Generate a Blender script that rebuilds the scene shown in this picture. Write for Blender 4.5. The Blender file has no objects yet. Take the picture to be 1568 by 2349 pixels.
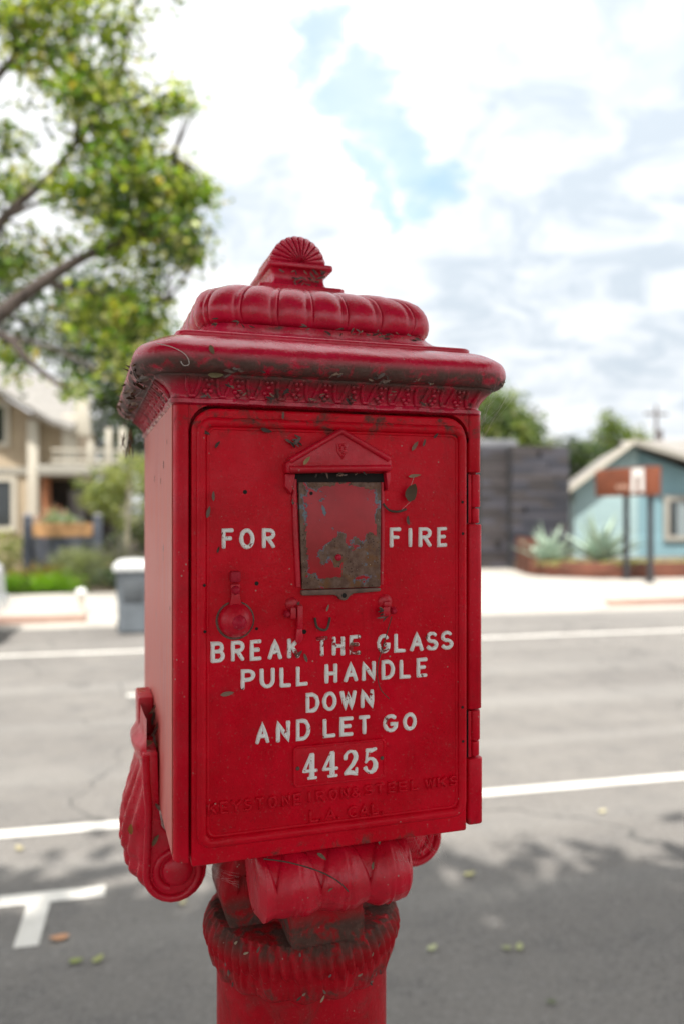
import bpy, bmesh, math, random
import numpy as np
from mathutils import Vector, noise

rng = np.random.default_rng(7)
random.seed(7)
rad = math.radians
S = bpy.context.scene
COL = S.collection

# ---------------------------------------------------------------- camera, sky, sun, exposure
ROAD = rad(-4.7)                     # the road runs a little askew to the box
RC, RS = math.cos(ROAD), math.sin(ROAD)
def R(e, n, z=0.0):                  # road frame (along, across) -> world
    return (e * RC - n * RS, e * RS + n * RC, z)

cam = bpy.data.cameras.new("camera")
cam.sensor_fit = 'VERTICAL'; cam.sensor_height = 36.0; cam.sensor_width = 24.0; cam.lens = 28.0
cam.clip_start = 0.02; cam.clip_end = 2000
cam.dof.use_dof = True; cam.dof.focus_distance = 0.83; cam.dof.aperture_fstop = 2.9
camo = bpy.data.objects.new("camera", cam); COL.objects.link(camo)
camo.location = (0, 0, 1.8); camo.rotation_euler = (rad(90), 0, rad(-17.8))
S.camera = camo

SUN_EL = 64.0
sh = R(-0.45, -0.893)                # horizontal direction towards the sun
sun_dir = Vector((sh[0] * math.cos(rad(SUN_EL)), sh[1] * math.cos(rad(SUN_EL)), math.sin(rad(SUN_EL)))).normalized()
sl = bpy.data.lights.new("sun", 'SUN'); sl.energy = 3.95; sl.angle = rad(0.7); sl.color = (1.0, 0.95, 0.87)
so = bpy.data.objects.new("sun", sl); COL.objects.link(so)
so.rotation_euler = (-sun_dir).to_track_quat('-Z', 'Y').to_euler()
so.location = (0, 0, 30)

S.view_settings.view_transform = 'Standard'
S.view_settings.look = 'None'
S.view_settings.exposure = 1.08
S.view_settings.gamma = 1.0
S.view_settings.use_curve_mapping = False

# ---------------------------------------------------------------- node helpers
def node(nt, typ, outs=0, **kw):
    n = nt.nodes.new(typ)
    for k, v in kw.items():
        if k.startswith('p_'):
            setattr(n, k[2:], v); continue
        key = k.replace('_', ' ')
        sock = n.inputs[int(k[1:])] if (k[0] == 'i' and k[1:].isdigit()) else n.inputs[key]
        if isinstance(v, bpy.types.NodeSocket):
            nt.links.new(v, sock)
        else:
            if sock.type == 'RGBA' and len(v) == 3: v = (*v, 1)
            sock.default_value = v
    return n.outputs[outs]
def mixc(nt, f, a, b, blend='MIX'):
    return node(nt, 'ShaderNodeMix', 2, p_data_type='RGBA', p_blend_type=blend, i0=f, i6=a, i7=b)
def mr(nt, v, a, b, c=0.0, d=1.0):
    return node(nt, 'ShaderNodeMapRange', 0, p_interpolation_type='SMOOTHSTEP', Value=v, From_Min=a, From_Max=b, To_Min=c, To_Max=d)
def mth(nt, op, a, b=0.0):
    return node(nt, 'ShaderNodeMath', 0, p_operation=op, i0=a, i1=b)
def noi(nt, vec, scale, detail=4.0, rough=0.55, dist=0.0):
    return node(nt, 'ShaderNodeTexNoise', 0, Vector=vec, Scale=scale, Detail=detail, Roughness=rough, Distortion=dist)
def new_mat(name):
    m = bpy.data.materials.new(name); m.use_nodes = True
    nt = m.node_tree; nt.nodes.clear()
    out = nt.nodes.new('ShaderNodeOutputMaterial')
    return m, nt, out
def objco(nt, off=(0, 0, 0), scale=(1, 1, 1)):
    tc = nt.nodes.new('ShaderNodeTexCoord')
    mp = nt.nodes.new('ShaderNodeMapping')
    mp.inputs['Location'].default_value = off; mp.inputs['Scale'].default_value = scale
    nt.links.new(tc.outputs['Object'], mp.inputs['Vector'])
    return mp.outputs['Vector']
def bump(nt, h, strength, dist, normal=None):
    kw = dict(Height=h, Strength=strength, Distance=dist)
    if normal is not None: kw['Normal'] = normal
    return node(nt, 'ShaderNodeBump', 0, **kw)
def principled(nt, out, **kw):
    b = node(nt, 'ShaderNodeBsdfPrincipled', 0, **kw)
    nt.links.new(b, out.inputs['Surface'])
    return b

# ---------------------------------------------------------------- world: Nishita sky behind broken cloud
w = bpy.data.worlds.new("World"); S.world = w; w.use_nodes = True
nt = w.node_tree; nt.nodes.clear()
wo = nt.nodes.new('ShaderNodeOutputWorld')
sky = nt.nodes.new('ShaderNodeTexSky'); sky.sky_type = 'NISHITA'; sky.sun_disc = False
sky.sun_elevation = rad(SUN_EL); sky.sun_rotation = math.atan2(sun_dir.x, sun_dir.y)
sky.air_density = 1.0; sky.dust_density = 0.8; sky.ozone_density = 1.5
tc = nt.nodes.new('ShaderNodeTexCoord')
dirv = tc.outputs['Generated']
sep = nt.nodes.new('ShaderNodeSeparateXYZ'); nt.links.new(dirv, sep.inputs[0])
den = mth(nt, 'ADD', mth(nt, 'MAXIMUM', sep.outputs[2], 0.0), 0.28)
cmb = node(nt, 'ShaderNodeCombineXYZ', 0, X=mth(nt, 'DIVIDE', sep.outputs[0], den), Y=mth(nt, 'DIVIDE', sep.outputs[1], den), Z=0.35)
n1 = noi(nt, cmb, 1.7, 8, 0.58, 0.5)
n2 = noi(nt, cmb, 4.2, 9, 0.55, 0.2)
n3 = node(nt, 'ShaderNodeTexNoise', 1, Vector=cmb, Scale=3.6, Detail=9.0, Roughness=0.64)
warp = node(nt, 'ShaderNodeVectorMath', 0, p_operation='MULTIPLY_ADD', i0=n3, i1=(0.34, 0.34, 0.34), i2=dirv)
warp = node(nt, 'ShaderNodeVectorMath', 0, p_operation='ADD', i0=warp, i1=(-0.17, -0.17, -0.17))
warp = node(nt, 'ShaderNodeVectorMath', 0, p_operation='NORMALIZE', i0=warp)
def pix_dir(px, py):                 # direction of a point of the sky given in the photograph
    a, b = (px - 784) / 1827, (1174.5 - py) / 1827
    c, s = math.cos(rad(17.8)), math.sin(rad(17.8))
    return Vector((c * a + s, -s * a + c, b)).normalized()
def patch(px, py, r):                # soft patch of sky about a direction
    d = pix_dir(px, py)
    dt = node(nt, 'ShaderNodeVectorMath', 1, p_operation='DOT_PRODUCT', i0=warp, i1=tuple(d))
    return mr(nt, dt, math.cos(r * 2.3), math.cos(r * 0.15))
hole = None
for px, py, r in [(985, 425, .036), (915, 350, .028), (830, 250, .027), (735, 120, .024), (850, 470, .018)]:
    p = patch(px, py, r)
    hole = p if hole is None else mth(nt, 'MAXIMUM', hole, p)
cover = mr(nt, mth(nt, 'SUBTRACT', mth(nt, 'ADD', n1, mth(nt, 'MULTIPLY', n2, 0.35)), mth(nt, 'MULTIPLY', hole, 0.34)), -0.06, 0.50)
cover = mth(nt, 'MULTIPLY', cover, mr(nt, hole, 0.30, 1.0, 1.0, 0.50))
cover = mth(nt, 'MAXIMUM', cover, 0.36)
grey = None
for px, py, r in [(1420, 150, .13), (1330, 240, .10), (1520, 300, .10), (1330, 520, .11), (1120, 690, .08), (1500, 640, .10), (560, 560, .05)]:
    p = patch(px, py, r)
    grey = p if grey is None else mth(nt, 'MAXIMUM', grey, p)
thick = mth(nt, 'MULTIPLY', mr(nt, n2, 0.30, 0.80), mth(nt, 'ADD', mth(nt, 'MULTIPLY', grey, 0.75), 0.22))
thick = mth(nt, 'MAXIMUM', thick, mth(nt, 'MULTIPLY', grey, mr(nt, noi(nt, cmb, 5.5, 9, 0.62, 0.6), 0.30, 0.66, 0.30, 1.12)))
white = (8.6, 8.7, 8.8); greyc = (4.9, 5.5, 6.1)
ccol = mixc(nt, thick, white, greyc)
# clouds brightened towards the zenith, added for more light on the box from above
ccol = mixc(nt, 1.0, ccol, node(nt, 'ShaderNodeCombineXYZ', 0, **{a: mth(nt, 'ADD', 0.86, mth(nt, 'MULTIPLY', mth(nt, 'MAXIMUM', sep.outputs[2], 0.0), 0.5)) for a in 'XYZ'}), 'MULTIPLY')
skyc = mixc(nt, 1.0, sky.outputs[0], (1.50, 2.0, 1.85), 'MULTIPLY')
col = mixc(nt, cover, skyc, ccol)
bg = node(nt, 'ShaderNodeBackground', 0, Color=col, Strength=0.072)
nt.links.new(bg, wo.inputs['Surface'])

# ---------------------------------------------------------------- geometry helpers
class Geo:
    def __init__(s): s.v = []; s.f = []
    def add(s, vs, fs):
        o = len(s.v); s.v += [tuple(v) for v in vs]; s.f += [tuple(i + o for i in f) for f in fs]; return s
    def box(s, x0, x1, y0, y1, z0, z1):
        vs = [(x, y, z) for z in (z0, z1) for y in (y0, y1) for x in (x0, x1)]
        return s.add(vs, [(0, 2, 3, 1), (4, 5, 7, 6), (0, 1, 5, 4), (2, 6, 7, 3), (0, 4, 6, 2), (1, 3, 7, 5)])
    def prism(s, poly, a0, a1, axis='y'):
        n = len(poly)
        def P(p, a): return {'y': (p[0], a, p[1]), 'z': (p[0], p[1], a), 'x': (a, p[0], p[1])}[axis]
        vs = [P(p, a0) for p in poly] + [P(p, a1) for p in poly]
        fs = [tuple(range(n))[::-1], tuple(range(n, 2 * n))] + [(i, (i + 1) % n, n + (i + 1) % n, n + i) for i in range(n)]
        return s.add(vs, fs)
    def loft(s, rings, cap0=True, cap1=True, closed=True):
        n = len(rings[0]); vs = [p for r in rings for p in r]; fs = []
        for k in range(len(rings) - 1):
            for i in range(n if closed else n - 1):
                j = (i + 1) % n
                fs.append((k * n + i, k * n + j, (k + 1) * n + j, (k + 1) * n + i))
        if cap0: fs.append(tuple(range(n))[::-1])
        if cap1: fs.append(tuple(range((len(rings) - 1) * n, len(rings) * n)))
        return s.add(vs, fs)
    def tube(s, pts, r, n=8, squash=None):
        pts = [Vector(p) for p in pts]; rr = r if isinstance(r, (list, tuple)) else [r] * len(pts)
        rings = []; up = None
        for i, p in enumerate(pts):
            t = (pts[min(i + 1, len(pts) - 1)] - pts[max(i - 1, 0)]).normalized()
            if up is None:
                up = Vector((0, 0, 1)) if abs(t.z) < 0.9 else Vector((1, 0, 0))
            a = t.cross(up).normalized(); b = a.cross(t).normalized(); up = b
            rings.append([p + (a * math.cos(q) + b * math.sin(q)) * rr[i] for q in [2 * math.pi * k / n for k in range(n)]])
        return s.loft(rings)
    def lathe(s, prof, cx, cy, n=48, disp=None):
        rings = []
        for k, (r, z) in enumerate(prof):
            rings.append([(cx + (r + (disp(q, k) if disp else 0)) * math.cos(q), cy + (r + (disp(q, k) if disp else 0)) * math.sin(q), z) for q in [2 * math.pi * i / n for i in range(n)]])
        return s.loft(rings)
    def grid(s, P):
        nu, nv = len(P), len(P[0])
        return s.add([p for row in P for p in row], [(i * nv + j, (i + 1) * nv + j, (i + 1) * nv + j + 1, i * nv + j + 1) for i in range(nu - 1) for j in range(nv - 1)])
    def dome(s, c, r, h, axis='y', n=20, m=6, sgn=-1):   # half ellipsoid standing out along the axis
        rings = []
        for k in range(m):
            q = k / m * math.pi / 2
            rings.append([(c[0] + r * math.cos(q) * math.cos(a), c[1] + sgn * h * math.sin(q), c[2] + r * math.cos(q) * math.sin(a)) if axis == 'y' else
                          (c[0] + r * math.cos(q) * math.cos(a), c[1] + r * math.cos(q) * math.sin(a), c[2] + sgn * h * math.sin(q)) for a in [2 * math.pi * i / n for i in range(n)]])
        return s.loft(rings)
    def cyl(s, c, r, a0, a1, axis='y', n=20):
        return s.prism([(c[0] + r * math.cos(2 * math.pi * i / n), c[1] + r * math.sin(2 * math.pi * i / n)) for i in range(n)], a0, a1, axis)

def build(name, g, mat, parent=None, bevel=0.0, seg=2, smooth=42.0, off=(0, 0, 0), jitter=0.0, fix=True):
    me = bpy.data.meshes.new(name)
    vs = g.v
    if off != (0, 0, 0): vs = [(v[0] + off[0], v[1] + off[1], v[2] + off[2]) for v in vs]
    me.from_pydata(vs, [], g.f)
    if fix:
        bm = bmesh.new(); bm.from_mesh(me)
        bmesh.ops.recalc_face_normals(bm, faces=bm.faces)
        if bevel > 0:
            es = [e for e in bm.edges if len(e.link_faces) == 2 and e.calc_face_angle(0) > rad(28)]
            bmesh.ops.bevel(bm, geom=es, offset=bevel, segments=seg, profile=0.5, affect='EDGES', clamp_overlap=True)
        if jitter > 0:
            for v in bm.verts:
                v.co += Vector(noise.noise_vector(v.co * 60)) * jitter
        bm.to_mesh(me); bm.free()
    me.polygons.foreach_set('use_smooth', [True] * len(me.polygons))
    me.set_sharp_from_angle(angle=rad(smooth))
    if mat: me.materials.append(mat)
    o = bpy.data.objects.new(name, me); COL.objects.link(o)
    if parent: o.parent = parent
    return o
def thing(name, label, cat, loc, rotz=0.0, group=None):
    o = bpy.data.objects.new(name, None); COL.objects.link(o)
    o.empty_display_size = 0.2
    o.location = loc; o.rotation_euler = (0, 0, rotz); o['label'] = label; o['category'] = cat
    if group: o['group'] = group
    return o
def tag(o, label, cat, group=None):
    o['label'] = label; o['category'] = cat
    if group: o['group'] = group
    return o
def structure(name, g, mat, **kw):
    o = build(name, g, mat, **kw); o['kind'] = 'structure'; o.rotation_euler = (0, 0, ROAD); return o
def copy_tree(o, parent=None):
    c = o.copy(); COL.objects.link(c); c.parent = parent
    for ch in list(o.children): copy_tree(ch, c)
    return c

# ---------------------------------------------------------------- materials
def simple(name, colr, rough=0.7, var=0.25, scale=3.0, bmp=0.0, bscale=40.0, bdist=0.01, metallic=0.0, spec=0.5, stretch=(1, 1, 1)):
    m, nt, out = new_mat(name)
    P = objco(nt, scale=stretch)
    n = noi(nt, P, scale, 6, 0.6)
    a = tuple(c * (1 - var) for c in colr); b = tuple(min(1, c * (1 + var)) for c in colr)
    c = mixc(nt, mr(nt, n, 0.3, 0.7), a, b)
    kw = dict(Base_Color=c, Roughness=mr(nt, noi(nt, P, scale * 3, 4), 0.3, 0.7, max(0, rough - .08), min(1, rough + .08)), Metallic=metallic, Specular_IOR_Level=spec)
    if bmp > 0: kw['Normal'] = bump(nt, noi(nt, P, bscale, 6, 0.65), bmp, bdist)
    principled(nt, out, **kw)
    return m

BOXOFF = (0, 0.15, 0.12)             # object coords of the box parts -> box frame (front plane y = 0, z above the road)
def red_paint(name, base=(0.63, 0.0022, 0.018), rough=0.34, dust=0.10, bands=(), bmp=0.25, dark=0.0, specks=1.0, spec=0.16):
    m, nt, out = new_mat(name)
    P = objco(nt, off=BOXOFF)
    sp = nt.nodes.new('ShaderNodeSeparateXYZ'); nt.links.new(P, sp.inputs[0])
    z = sp.outputs[2]
    a = tuple(c * (0.84 - dark) for c in base); b = (base[0] * 1.08, base[1] * 1.5, base[2] * 1.4)
    c = mixc(nt, mr(nt, noi(nt, P, 11, 5, 0.6), 0.32, 0.68), a, b)
    # old brush marks and darker touch-ups
    c = mixc(nt, mth(nt, 'MULTIPLY', mr(nt, noi(nt, P, 38, 6, 0.7), 0.52, 0.72), 0.28), c, (base[0] * .6, base[1] * 1.4 + .004, base[2] * 1.3))
    dm = mth(nt, 'MULTIPLY', mr(nt, noi(nt, P, 26, 9, 0.68, 0.6), 0.46, 0.72), dust)
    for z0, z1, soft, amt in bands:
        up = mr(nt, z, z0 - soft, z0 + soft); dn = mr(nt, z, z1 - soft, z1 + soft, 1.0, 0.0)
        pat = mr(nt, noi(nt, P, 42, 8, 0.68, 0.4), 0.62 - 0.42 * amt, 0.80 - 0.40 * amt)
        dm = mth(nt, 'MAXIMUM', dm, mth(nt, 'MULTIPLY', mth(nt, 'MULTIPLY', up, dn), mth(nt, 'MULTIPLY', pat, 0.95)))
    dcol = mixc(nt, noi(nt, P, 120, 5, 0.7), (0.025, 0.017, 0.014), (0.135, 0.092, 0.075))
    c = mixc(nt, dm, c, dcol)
    # thin film of dust and old web, and a few drips of darker paint
    film = mth(nt, 'MULTIPLY', mr(nt, noi(nt, P, 17, 8, 0.7, 0.8), 0.50, 0.80), 0.12)
    c = mixc(nt, film, c, (0.36, 0.10, 0.11))
    Pd = objco(nt, off=BOXOFF, scale=(1, 1, 0.12))
    c = mixc(nt, mth(nt, 'MULTIPLY', mr(nt, noi(nt, Pd, 60, 4, 0.6), 0.60, 0.74), 0.22), c, (base[0] * .5, base[1] * .6, base[2] * .6))
    c = mixc(nt, mth(nt, 'MULTIPLY', mr(nt, noi(nt, P, 330, 3, .7), .60, .72), 0.30), c, (0.40, 0.16, 0.15))
    c = mixc(nt, mth(nt, 'MULTIPLY', mr(nt, noi(nt, P, 210, 3, .7), .60, .72), 0.30), c, (base[0] * .35, base[1] * .5, base[2] * .5))
    # pinhead chips of pale primer
    vd = node(nt, 'ShaderNodeTexVoronoi', 0, Vector=P, Scale=150.0, Randomness=1.0)
    ch = mth(nt, 'MULTIPLY', mr(nt, vd, 0.10, 0.17, 1.0, 0.0), mr(nt, noi(nt, P, 33, 3), 0.58, 0.66))
    c = mixc(nt, mth(nt, 'MULTIPLY', ch, 0.75 * specks), c, (0.42, 0.33, 0.29))
    rg = mth(nt, 'ADD', mr(nt, noi(nt, P, 24, 6, .65), 0.3, 0.7, rough - .13, rough + .17), mth(nt, 'MULTIPLY', dm, 0.45))
    h = mth(nt, 'ADD', noi(nt, P, 70, 5, 0.6), mth(nt, 'MULTIPLY', noi(nt, P, 420, 4, 0.6), 0.35))
    h = mth(nt, 'ADD', h, mth(nt, 'MULTIPLY', noi(nt, objco(nt, off=BOXOFF, scale=(1, 1, .18)), 130, 4, .6), 0.45))
    h = mth(nt, 'ADD', h, mth(nt, 'MULTIPLY', dm, mth(nt, 'MULTIPLY', noi(nt, P, 260, 4, .7), 1.6)))
    principled(nt, out, Base_Color=c, Roughness=rg, Normal=bump(nt, h, bmp, 0.0022), Specular_IOR_Level=spec)
    return m

M = {}
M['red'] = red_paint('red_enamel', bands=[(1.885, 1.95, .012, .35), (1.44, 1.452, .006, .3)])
M['red_plain'] = red_paint('red_enamel_hardware', base=(0.60, 0.003, 0.022), dust=0.16, bmp=0.35, rough=0.30, spec=.42)
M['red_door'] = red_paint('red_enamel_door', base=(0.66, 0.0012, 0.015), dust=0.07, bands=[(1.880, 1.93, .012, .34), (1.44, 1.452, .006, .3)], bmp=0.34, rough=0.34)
M['red_roof'] = red_paint('weathered_red_roof', base=(0.58, 0.006, 0.040), dust=0.16, spec=.60, rough=0.22, bands=[(1.930, 1.951, .006, .72), (1.908, 1.930, .006, .36), (1.998, 2.006, .004, .3)], bmp=0.35)
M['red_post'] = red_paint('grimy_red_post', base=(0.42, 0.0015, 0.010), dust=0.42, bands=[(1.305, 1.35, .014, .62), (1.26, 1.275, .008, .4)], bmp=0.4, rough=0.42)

def faded_paint():
    m, nt, out = new_mat('sun_faded_red_paint')
    P = objco(nt, off=BOXOFF); Pg = objco(nt, off=BOXOFF, scale=(1, 1, 0.07))
    g = noi(nt, Pg, 95, 7, 0.7)
    c = mixc(nt, mr(nt, g, 0.3, 0.7), (0.56, 0.085, 0.078), (0.70, 0.19, 0.16))
    c = mixc(nt, mth(nt, 'MULTIPLY', mr(nt, noi(nt, P, 9, 6, .65), 0.52, 0.74), 0.5), c, (0.50, 0.07, 0.08))
    c = mixc(nt, mth(nt, 'MULTIPLY', mr(nt, noi(nt, Pg, 60, 8, .72), 0.60, 0.74), 0.7), c, (0.62, 0.45, 0.38))
    c = mixc(nt, mth(nt, 'MULTIPLY', mr(nt, noi(nt, P, 21, 6, .6), 0.67, 0.74), 0.7), c, (0.16, 0.12, 0.13))
    principled(nt, out, Base_Color=c, Roughness=mr(nt, g, 0.3, 0.7, 0.36, 0.6), Normal=bump(nt, g, 0.3, 0.002))
    return m
M['faded'] = faded_paint()

def letter_paint(name, wear):
    m, nt, out = new_mat(name)
    P = objco(nt, off=BOXOFF)
    n = noi(nt, P, 115, 6, 0.62, 0.3)
    c = mixc(nt, noi(nt, P, 300, 4), (0.84, 0.85, 0.86), (0.94, 0.94, 0.93))
    k = mr(nt, n, 0.70 - wear, 0.735 - wear)
    chip = mixc(nt, mr(nt, noi(nt, P, 160, 3), 0.45, 0.6), (0.36, 0.006, 0.015), (0.15, 0.075, 0.05))
    c = mixc(nt, k, c, chip)
    c = mixc(nt, mth(nt, 'MULTIPLY', mr(nt, noi(nt, P, 130, 6, .7), .60, .74), 0.45), c, (0.3, 0.26, 0.24))
    principled(nt, out, Base_Color=c, Roughness=0.5, Normal=bump(nt, mth(nt, 'SUBTRACT', noi(nt, P, 350, 4), k), 0.25, 0.001))
    return m
M['white_letter'] = letter_paint('white_letter_paint', 0.075)
M['worn_letter'] = letter_paint('flaking_white_letter_paint', 0.185)
M['bare_letter'] = letter_paint('bared_white_letter_paint', 0.235)

def peeling_plate():
    m, nt, out = new_mat('peeling_plate_paint')
    P = objco(nt, off=BOXOFF)
    sp = nt.nodes.new('ShaderNodeSeparateXYZ'); nt.links.new(P, sp.inputs[0])
    x, z = sp.outputs[0], sp.outputs[2]
    n = mth(nt, 'ADD', mth(nt, 'MULTIPLY', noi(nt, P, 40, 7, 0.6, 0.6), 0.95), mth(nt, 'MULTIPLY', mth(nt, 'SUBTRACT', noi(nt, P, 150, 6, 0.65), 0.5), 0.40))
    n2 = noi(nt, P, 130, 7, 0.65)
    # the big bare patch low on the right, and the bare rim along the edges
    dx = mth(nt, 'DIVIDE', mth(nt, 'SUBTRACT', x, 0.028), 0.047); dz = mth(nt, 'DIVIDE', mth(nt, 'SUBTRACT', z, 1.753), 0.025)
    d = mth(nt, 'ADD', mth(nt, 'MULTIPLY', dx, dx), mth(nt, 'MULTIPLY', dz, dz))
    big = mr(nt, d, 0.15, 2.0, 0.36, -0.03)
    low = mr(nt, z, 1.722, 1.744, 0.34, 0.0)
    top = mr(nt, z, 1.820, 1.832, 0.0, 0.36)
    lef = mr(nt, x, -0.043, -0.028, 0.33, 0.0); rig = mr(nt, x, 0.034, 0.046, 0.0, 0.26)
    b = mth(nt, 'MAXIMUM', mth(nt, 'MAXIMUM', big, low), mth(nt, 'MAXIMUM', top, mth(nt, 'MAXIMUM', lef, rig)))
    v = mth(nt, 'ADD', n, b)
    bare = mr(nt, v, 0.70, 0.715); primer = mr(nt, mth(nt, 'ADD', v, mth(nt, 'MULTIPLY', mth(nt, 'SUBTRACT', noi(nt, P, 28, 4), 0.5), 0.45)), 0.675, 0.69)
    red = mixc(nt, mr(nt, noi(nt, P, 30, 5), .3, .7), (0.34, 0.006, 0.014), (0.46, 0.010, 0.022))
    metal = mixc(nt, mr(nt, n2, .35, .65), (0.115, 0.058, 0.042), (0.21, 0.130, 0.100))
    vd = node(nt, 'ShaderNodeTexVoronoi', 0, Vector=P, Scale=330.0)
    metal = mixc(nt, mth(nt, 'MULTIPLY', mr(nt, vd, .15, .34, 1, 0), mr(nt, noi(nt, P, 60, 4), .47, .56)), metal, (0.045, 0.018, 0.010))
    metal = mixc(nt, mth(nt, 'MULTIPLY', mr(nt, noi(nt, P, 55, 6, .7), .52, .66), 0.85), metal, (0.20, 0.085, 0.03))
    metal = mixc(nt, mr(nt, noi(nt, P, 420, 2), .72, .77), metal, (0.55, 0.48, 0.40))
    c = mixc(nt, primer, red, (0.12, 0.16, 0.205)); c = mixc(nt, bare, c, metal)
    h = mth(nt, 'ADD', mth(nt, 'MULTIPLY', primer, -1.0), mth(nt, 'MULTIPLY', n2, 0.5))
    principled(nt, out, Base_Color=c, Roughness=mr(nt, bare, 0, 1, .38, .62), Metallic=mth(nt, 'MULTIPLY', bare, 0.25), Normal=bump(nt, h, 0.5, 0.0012))
    return m
M['plate'] = peeling_plate()
M['brown_metal'] = simple('rusty_brown_metal', (0.13, 0.075, 0.06), .6, .5, 60, .4, 200, .001)
M['hole'] = simple('black_recess_shade', (0.012, 0.010, 0.010), .9)  # flat black in place of the shade inside holes and gaps
M['dry'] = None

def leaf_mat(name, trans=0.35, rough=0.42):
    m, nt, out = new_mat(name)
    at = nt.nodes.new('ShaderNodeAttribute'); at.attribute_name = 'leafcol'
    c = at.outputs['Color']
    d = node(nt, 'ShaderNodeBsdfPrincipled', 0, Base_Color=c, Roughness=rough, Specular_IOR_Level=0.5)
    tcol = mixc(nt, 1.0, c, (1.5, 1.5, 0.6), 'MULTIPLY')
    t = node(nt, 'ShaderNodeBsdfTranslucent', 0, Color=tcol)
    s = node(nt, 'ShaderNodeMixShader', 0, i0=trans, i1=d, i2=t)
    nt.links.new(s, out.inputs['Surface'])
    return m
M['leaf'] = leaf_mat('leaf_tissue', .45, .3)
M['dry'] = leaf_mat('dry_leaf_tissue', 0.1, 0.75)
M['bark'] = simple('bark', (0.070, 0.054, 0.047), .9, .45, 6, .8, 22, .03, stretch=(1, 1, .35))
M['bark_dark'] = simple('dark_bark', (0.05, 0.04, 0.035), .9, .4, 6, .8, 22, .03)

def asphalt():
    m, nt, out = new_mat('asphalt')
    P = objco(nt)
    c = mixc(nt, mr(nt, noi(nt, P, 0.45, 6, .6), .3, .7), (0.130, 0.121, 0.113), (0.178, 0.166, 0.153))
    c = mixc(nt, mth(nt, 'MULTIPLY', mr(nt, noi(nt, P, 3.2, 7, .7), .45, .7), .5), c, (0.082, 0.080, 0.080))
    # wheel tracks and a few sealed cracks running with the lanes
    Ps = objco(nt, scale=(0.05, 1.0, 1.0))
    c = mixc(nt, mth(nt, 'MULTIPLY', mr(nt, noi(nt, Ps, 1.1, 3, .5), .5, .68), .35), c, (0.26, 0.25, 0.235))
    c = mixc(nt, mth(nt, 'MULTIPLY', mr(nt, noi(nt, P, 95, 4, .75), .5, .72), .75), c, (0.34, 0.33, 0.32))
    c = mixc(nt, mth(nt, 'MULTIPLY', mr(nt, noi(nt, P, 70, 4, .75), .55, .75), .7), c, (0.045, 0.045, 0.047))
    c = mixc(nt, mth(nt, 'MULTIPLY', mr(nt, noi(nt, P, 36, 5, .7), .5, .68), .55), c, (0.26, 0.25, 0.24))
    c = mixc(nt, mth(nt, 'MULTIPLY', mr(nt, noi(nt, P, 29, 5, .7), .54, .70), .6), c, (0.05, 0.05, 0.052))
    wv = node(nt, 'ShaderNodeTexVoronoi', 0, p_feature='DISTANCE_TO_EDGE', Vector=node(nt, 'ShaderNodeVectorMath', 0, p_operation='ADD', i0=P, i1=node(nt, 'ShaderNodeTexNoise', 1, Vector=P, Scale=1.3, Detail=4.0)), Scale=0.33)
    c = mixc(nt, mth(nt, 'MULTIPLY', mr(nt, wv, 0.002, 0.006, 1, 0), .6), c, (0.05, 0.05, 0.05))
    h = mth(nt, 'ADD', noi(nt, P, 110, 4, .8), mth(nt, 'MULTIPLY', noi(nt, P, 12, 3), .5))
    principled(nt, out, Base_Color=c, Roughness=0.86, Normal=bump(nt, h, 0.7, 0.006), Specular_IOR_Level=.35)
    return m
M['asphalt'] = asphalt()
def concrete(name, a, b):
    m, nt, out = new_mat(name)
    P = objco(nt)
    c = mixc(nt, mr(nt, noi(nt, P, 0.9, 7, .65), .3, .7), a, b)
    c = mixc(nt, mth(nt, 'MULTIPLY', mr(nt, noi(nt, P, 6, 6, .7), .52, .72), .4), c, tuple(x * .6 for x in a))
    principled(nt, out, Base_Color=c, Roughness=.85, Normal=bump(nt, noi(nt, P, 60, 5, .7), .4, .004))
    return m
M['concrete'] = concrete('sun_bleached_concrete', (0.33, 0.31, 0.28), (0.42, 0.395, 0.355))
M['dark_concrete'] = concrete('low_bounce_concrete', (0.15, 0.14, 0.125), (0.22, 0.205, 0.185))  # near pavement, darkened to bounce less light up under the box
M['kerb_red'] = concrete('worn_red_kerb_paint', (0.28, 0.17, 0.14), (0.36, 0.25, 0.20))
def line_paint():
    m, nt, out = new_mat('road_line_paint')
    P = objco(nt)
    c = mixc(nt, mr(nt, noi(nt, P, 2.5, 6), .3, .7), (0.54, 0.52, 0.48), (0.66, 0.64, 0.60))
    c = mixc(nt, mr(nt, noi(nt, P, 28, 9, .78), .56, .66), c, (0.24, 0.23, 0.22))
    principled(nt, out, Base_Color=c, Roughness=.7, Normal=bump(nt, noi(nt, P, 110, 4, .8), .4, .004))
    return m
M['line'] = line_paint()
M['earth'] = simple('garden_earth', (0.12, 0.09, 0.06), .95, .4, 1.5, .6, 12, .03)
M['far_ground'] = simple('far_ground', (0.13, 0.12, 0.08), .95, .35, .3)
M['tan'] = simple('tan_stucco', (0.42, 0.34, 0.245), .85, .08, 1.5, .3, 30, .01)
M['cream'] = simple('cream_trim_paint', (0.50, 0.465, 0.395), .55, .05, 2)
M['shingle_pale'] = simple('pale_shingle', (0.25, 0.238, 0.222), .85, .15, 5, .4, 20, .01)
M['orange'] = simple('orange_timber', (0.30, 0.11, 0.045), .65, .25, 4, stretch=(1, 1, .2))
M['plank'] = simple('golden_cedar_plank', (0.40, 0.22, 0.095), .6, .25, 5, stretch=(.2, 1, 1))
M['slate'] = simple('slate_blue_paint', (0.052, 0.060, 0.080), .6, .15, 3)
M['dark_wood'] = simple('charcoal_stained_board', (0.030, 0.031, 0.042), .55, .45, 2.2, .4, 30, .004, stretch=(.15, 1, 1.4))
M['dark_wood2'] = simple('weathered_charcoal_board', (0.052, 0.050, 0.062), .6, .4, 2.2, .4, 30, .004, stretch=(.15, 1, 1.4))
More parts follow.
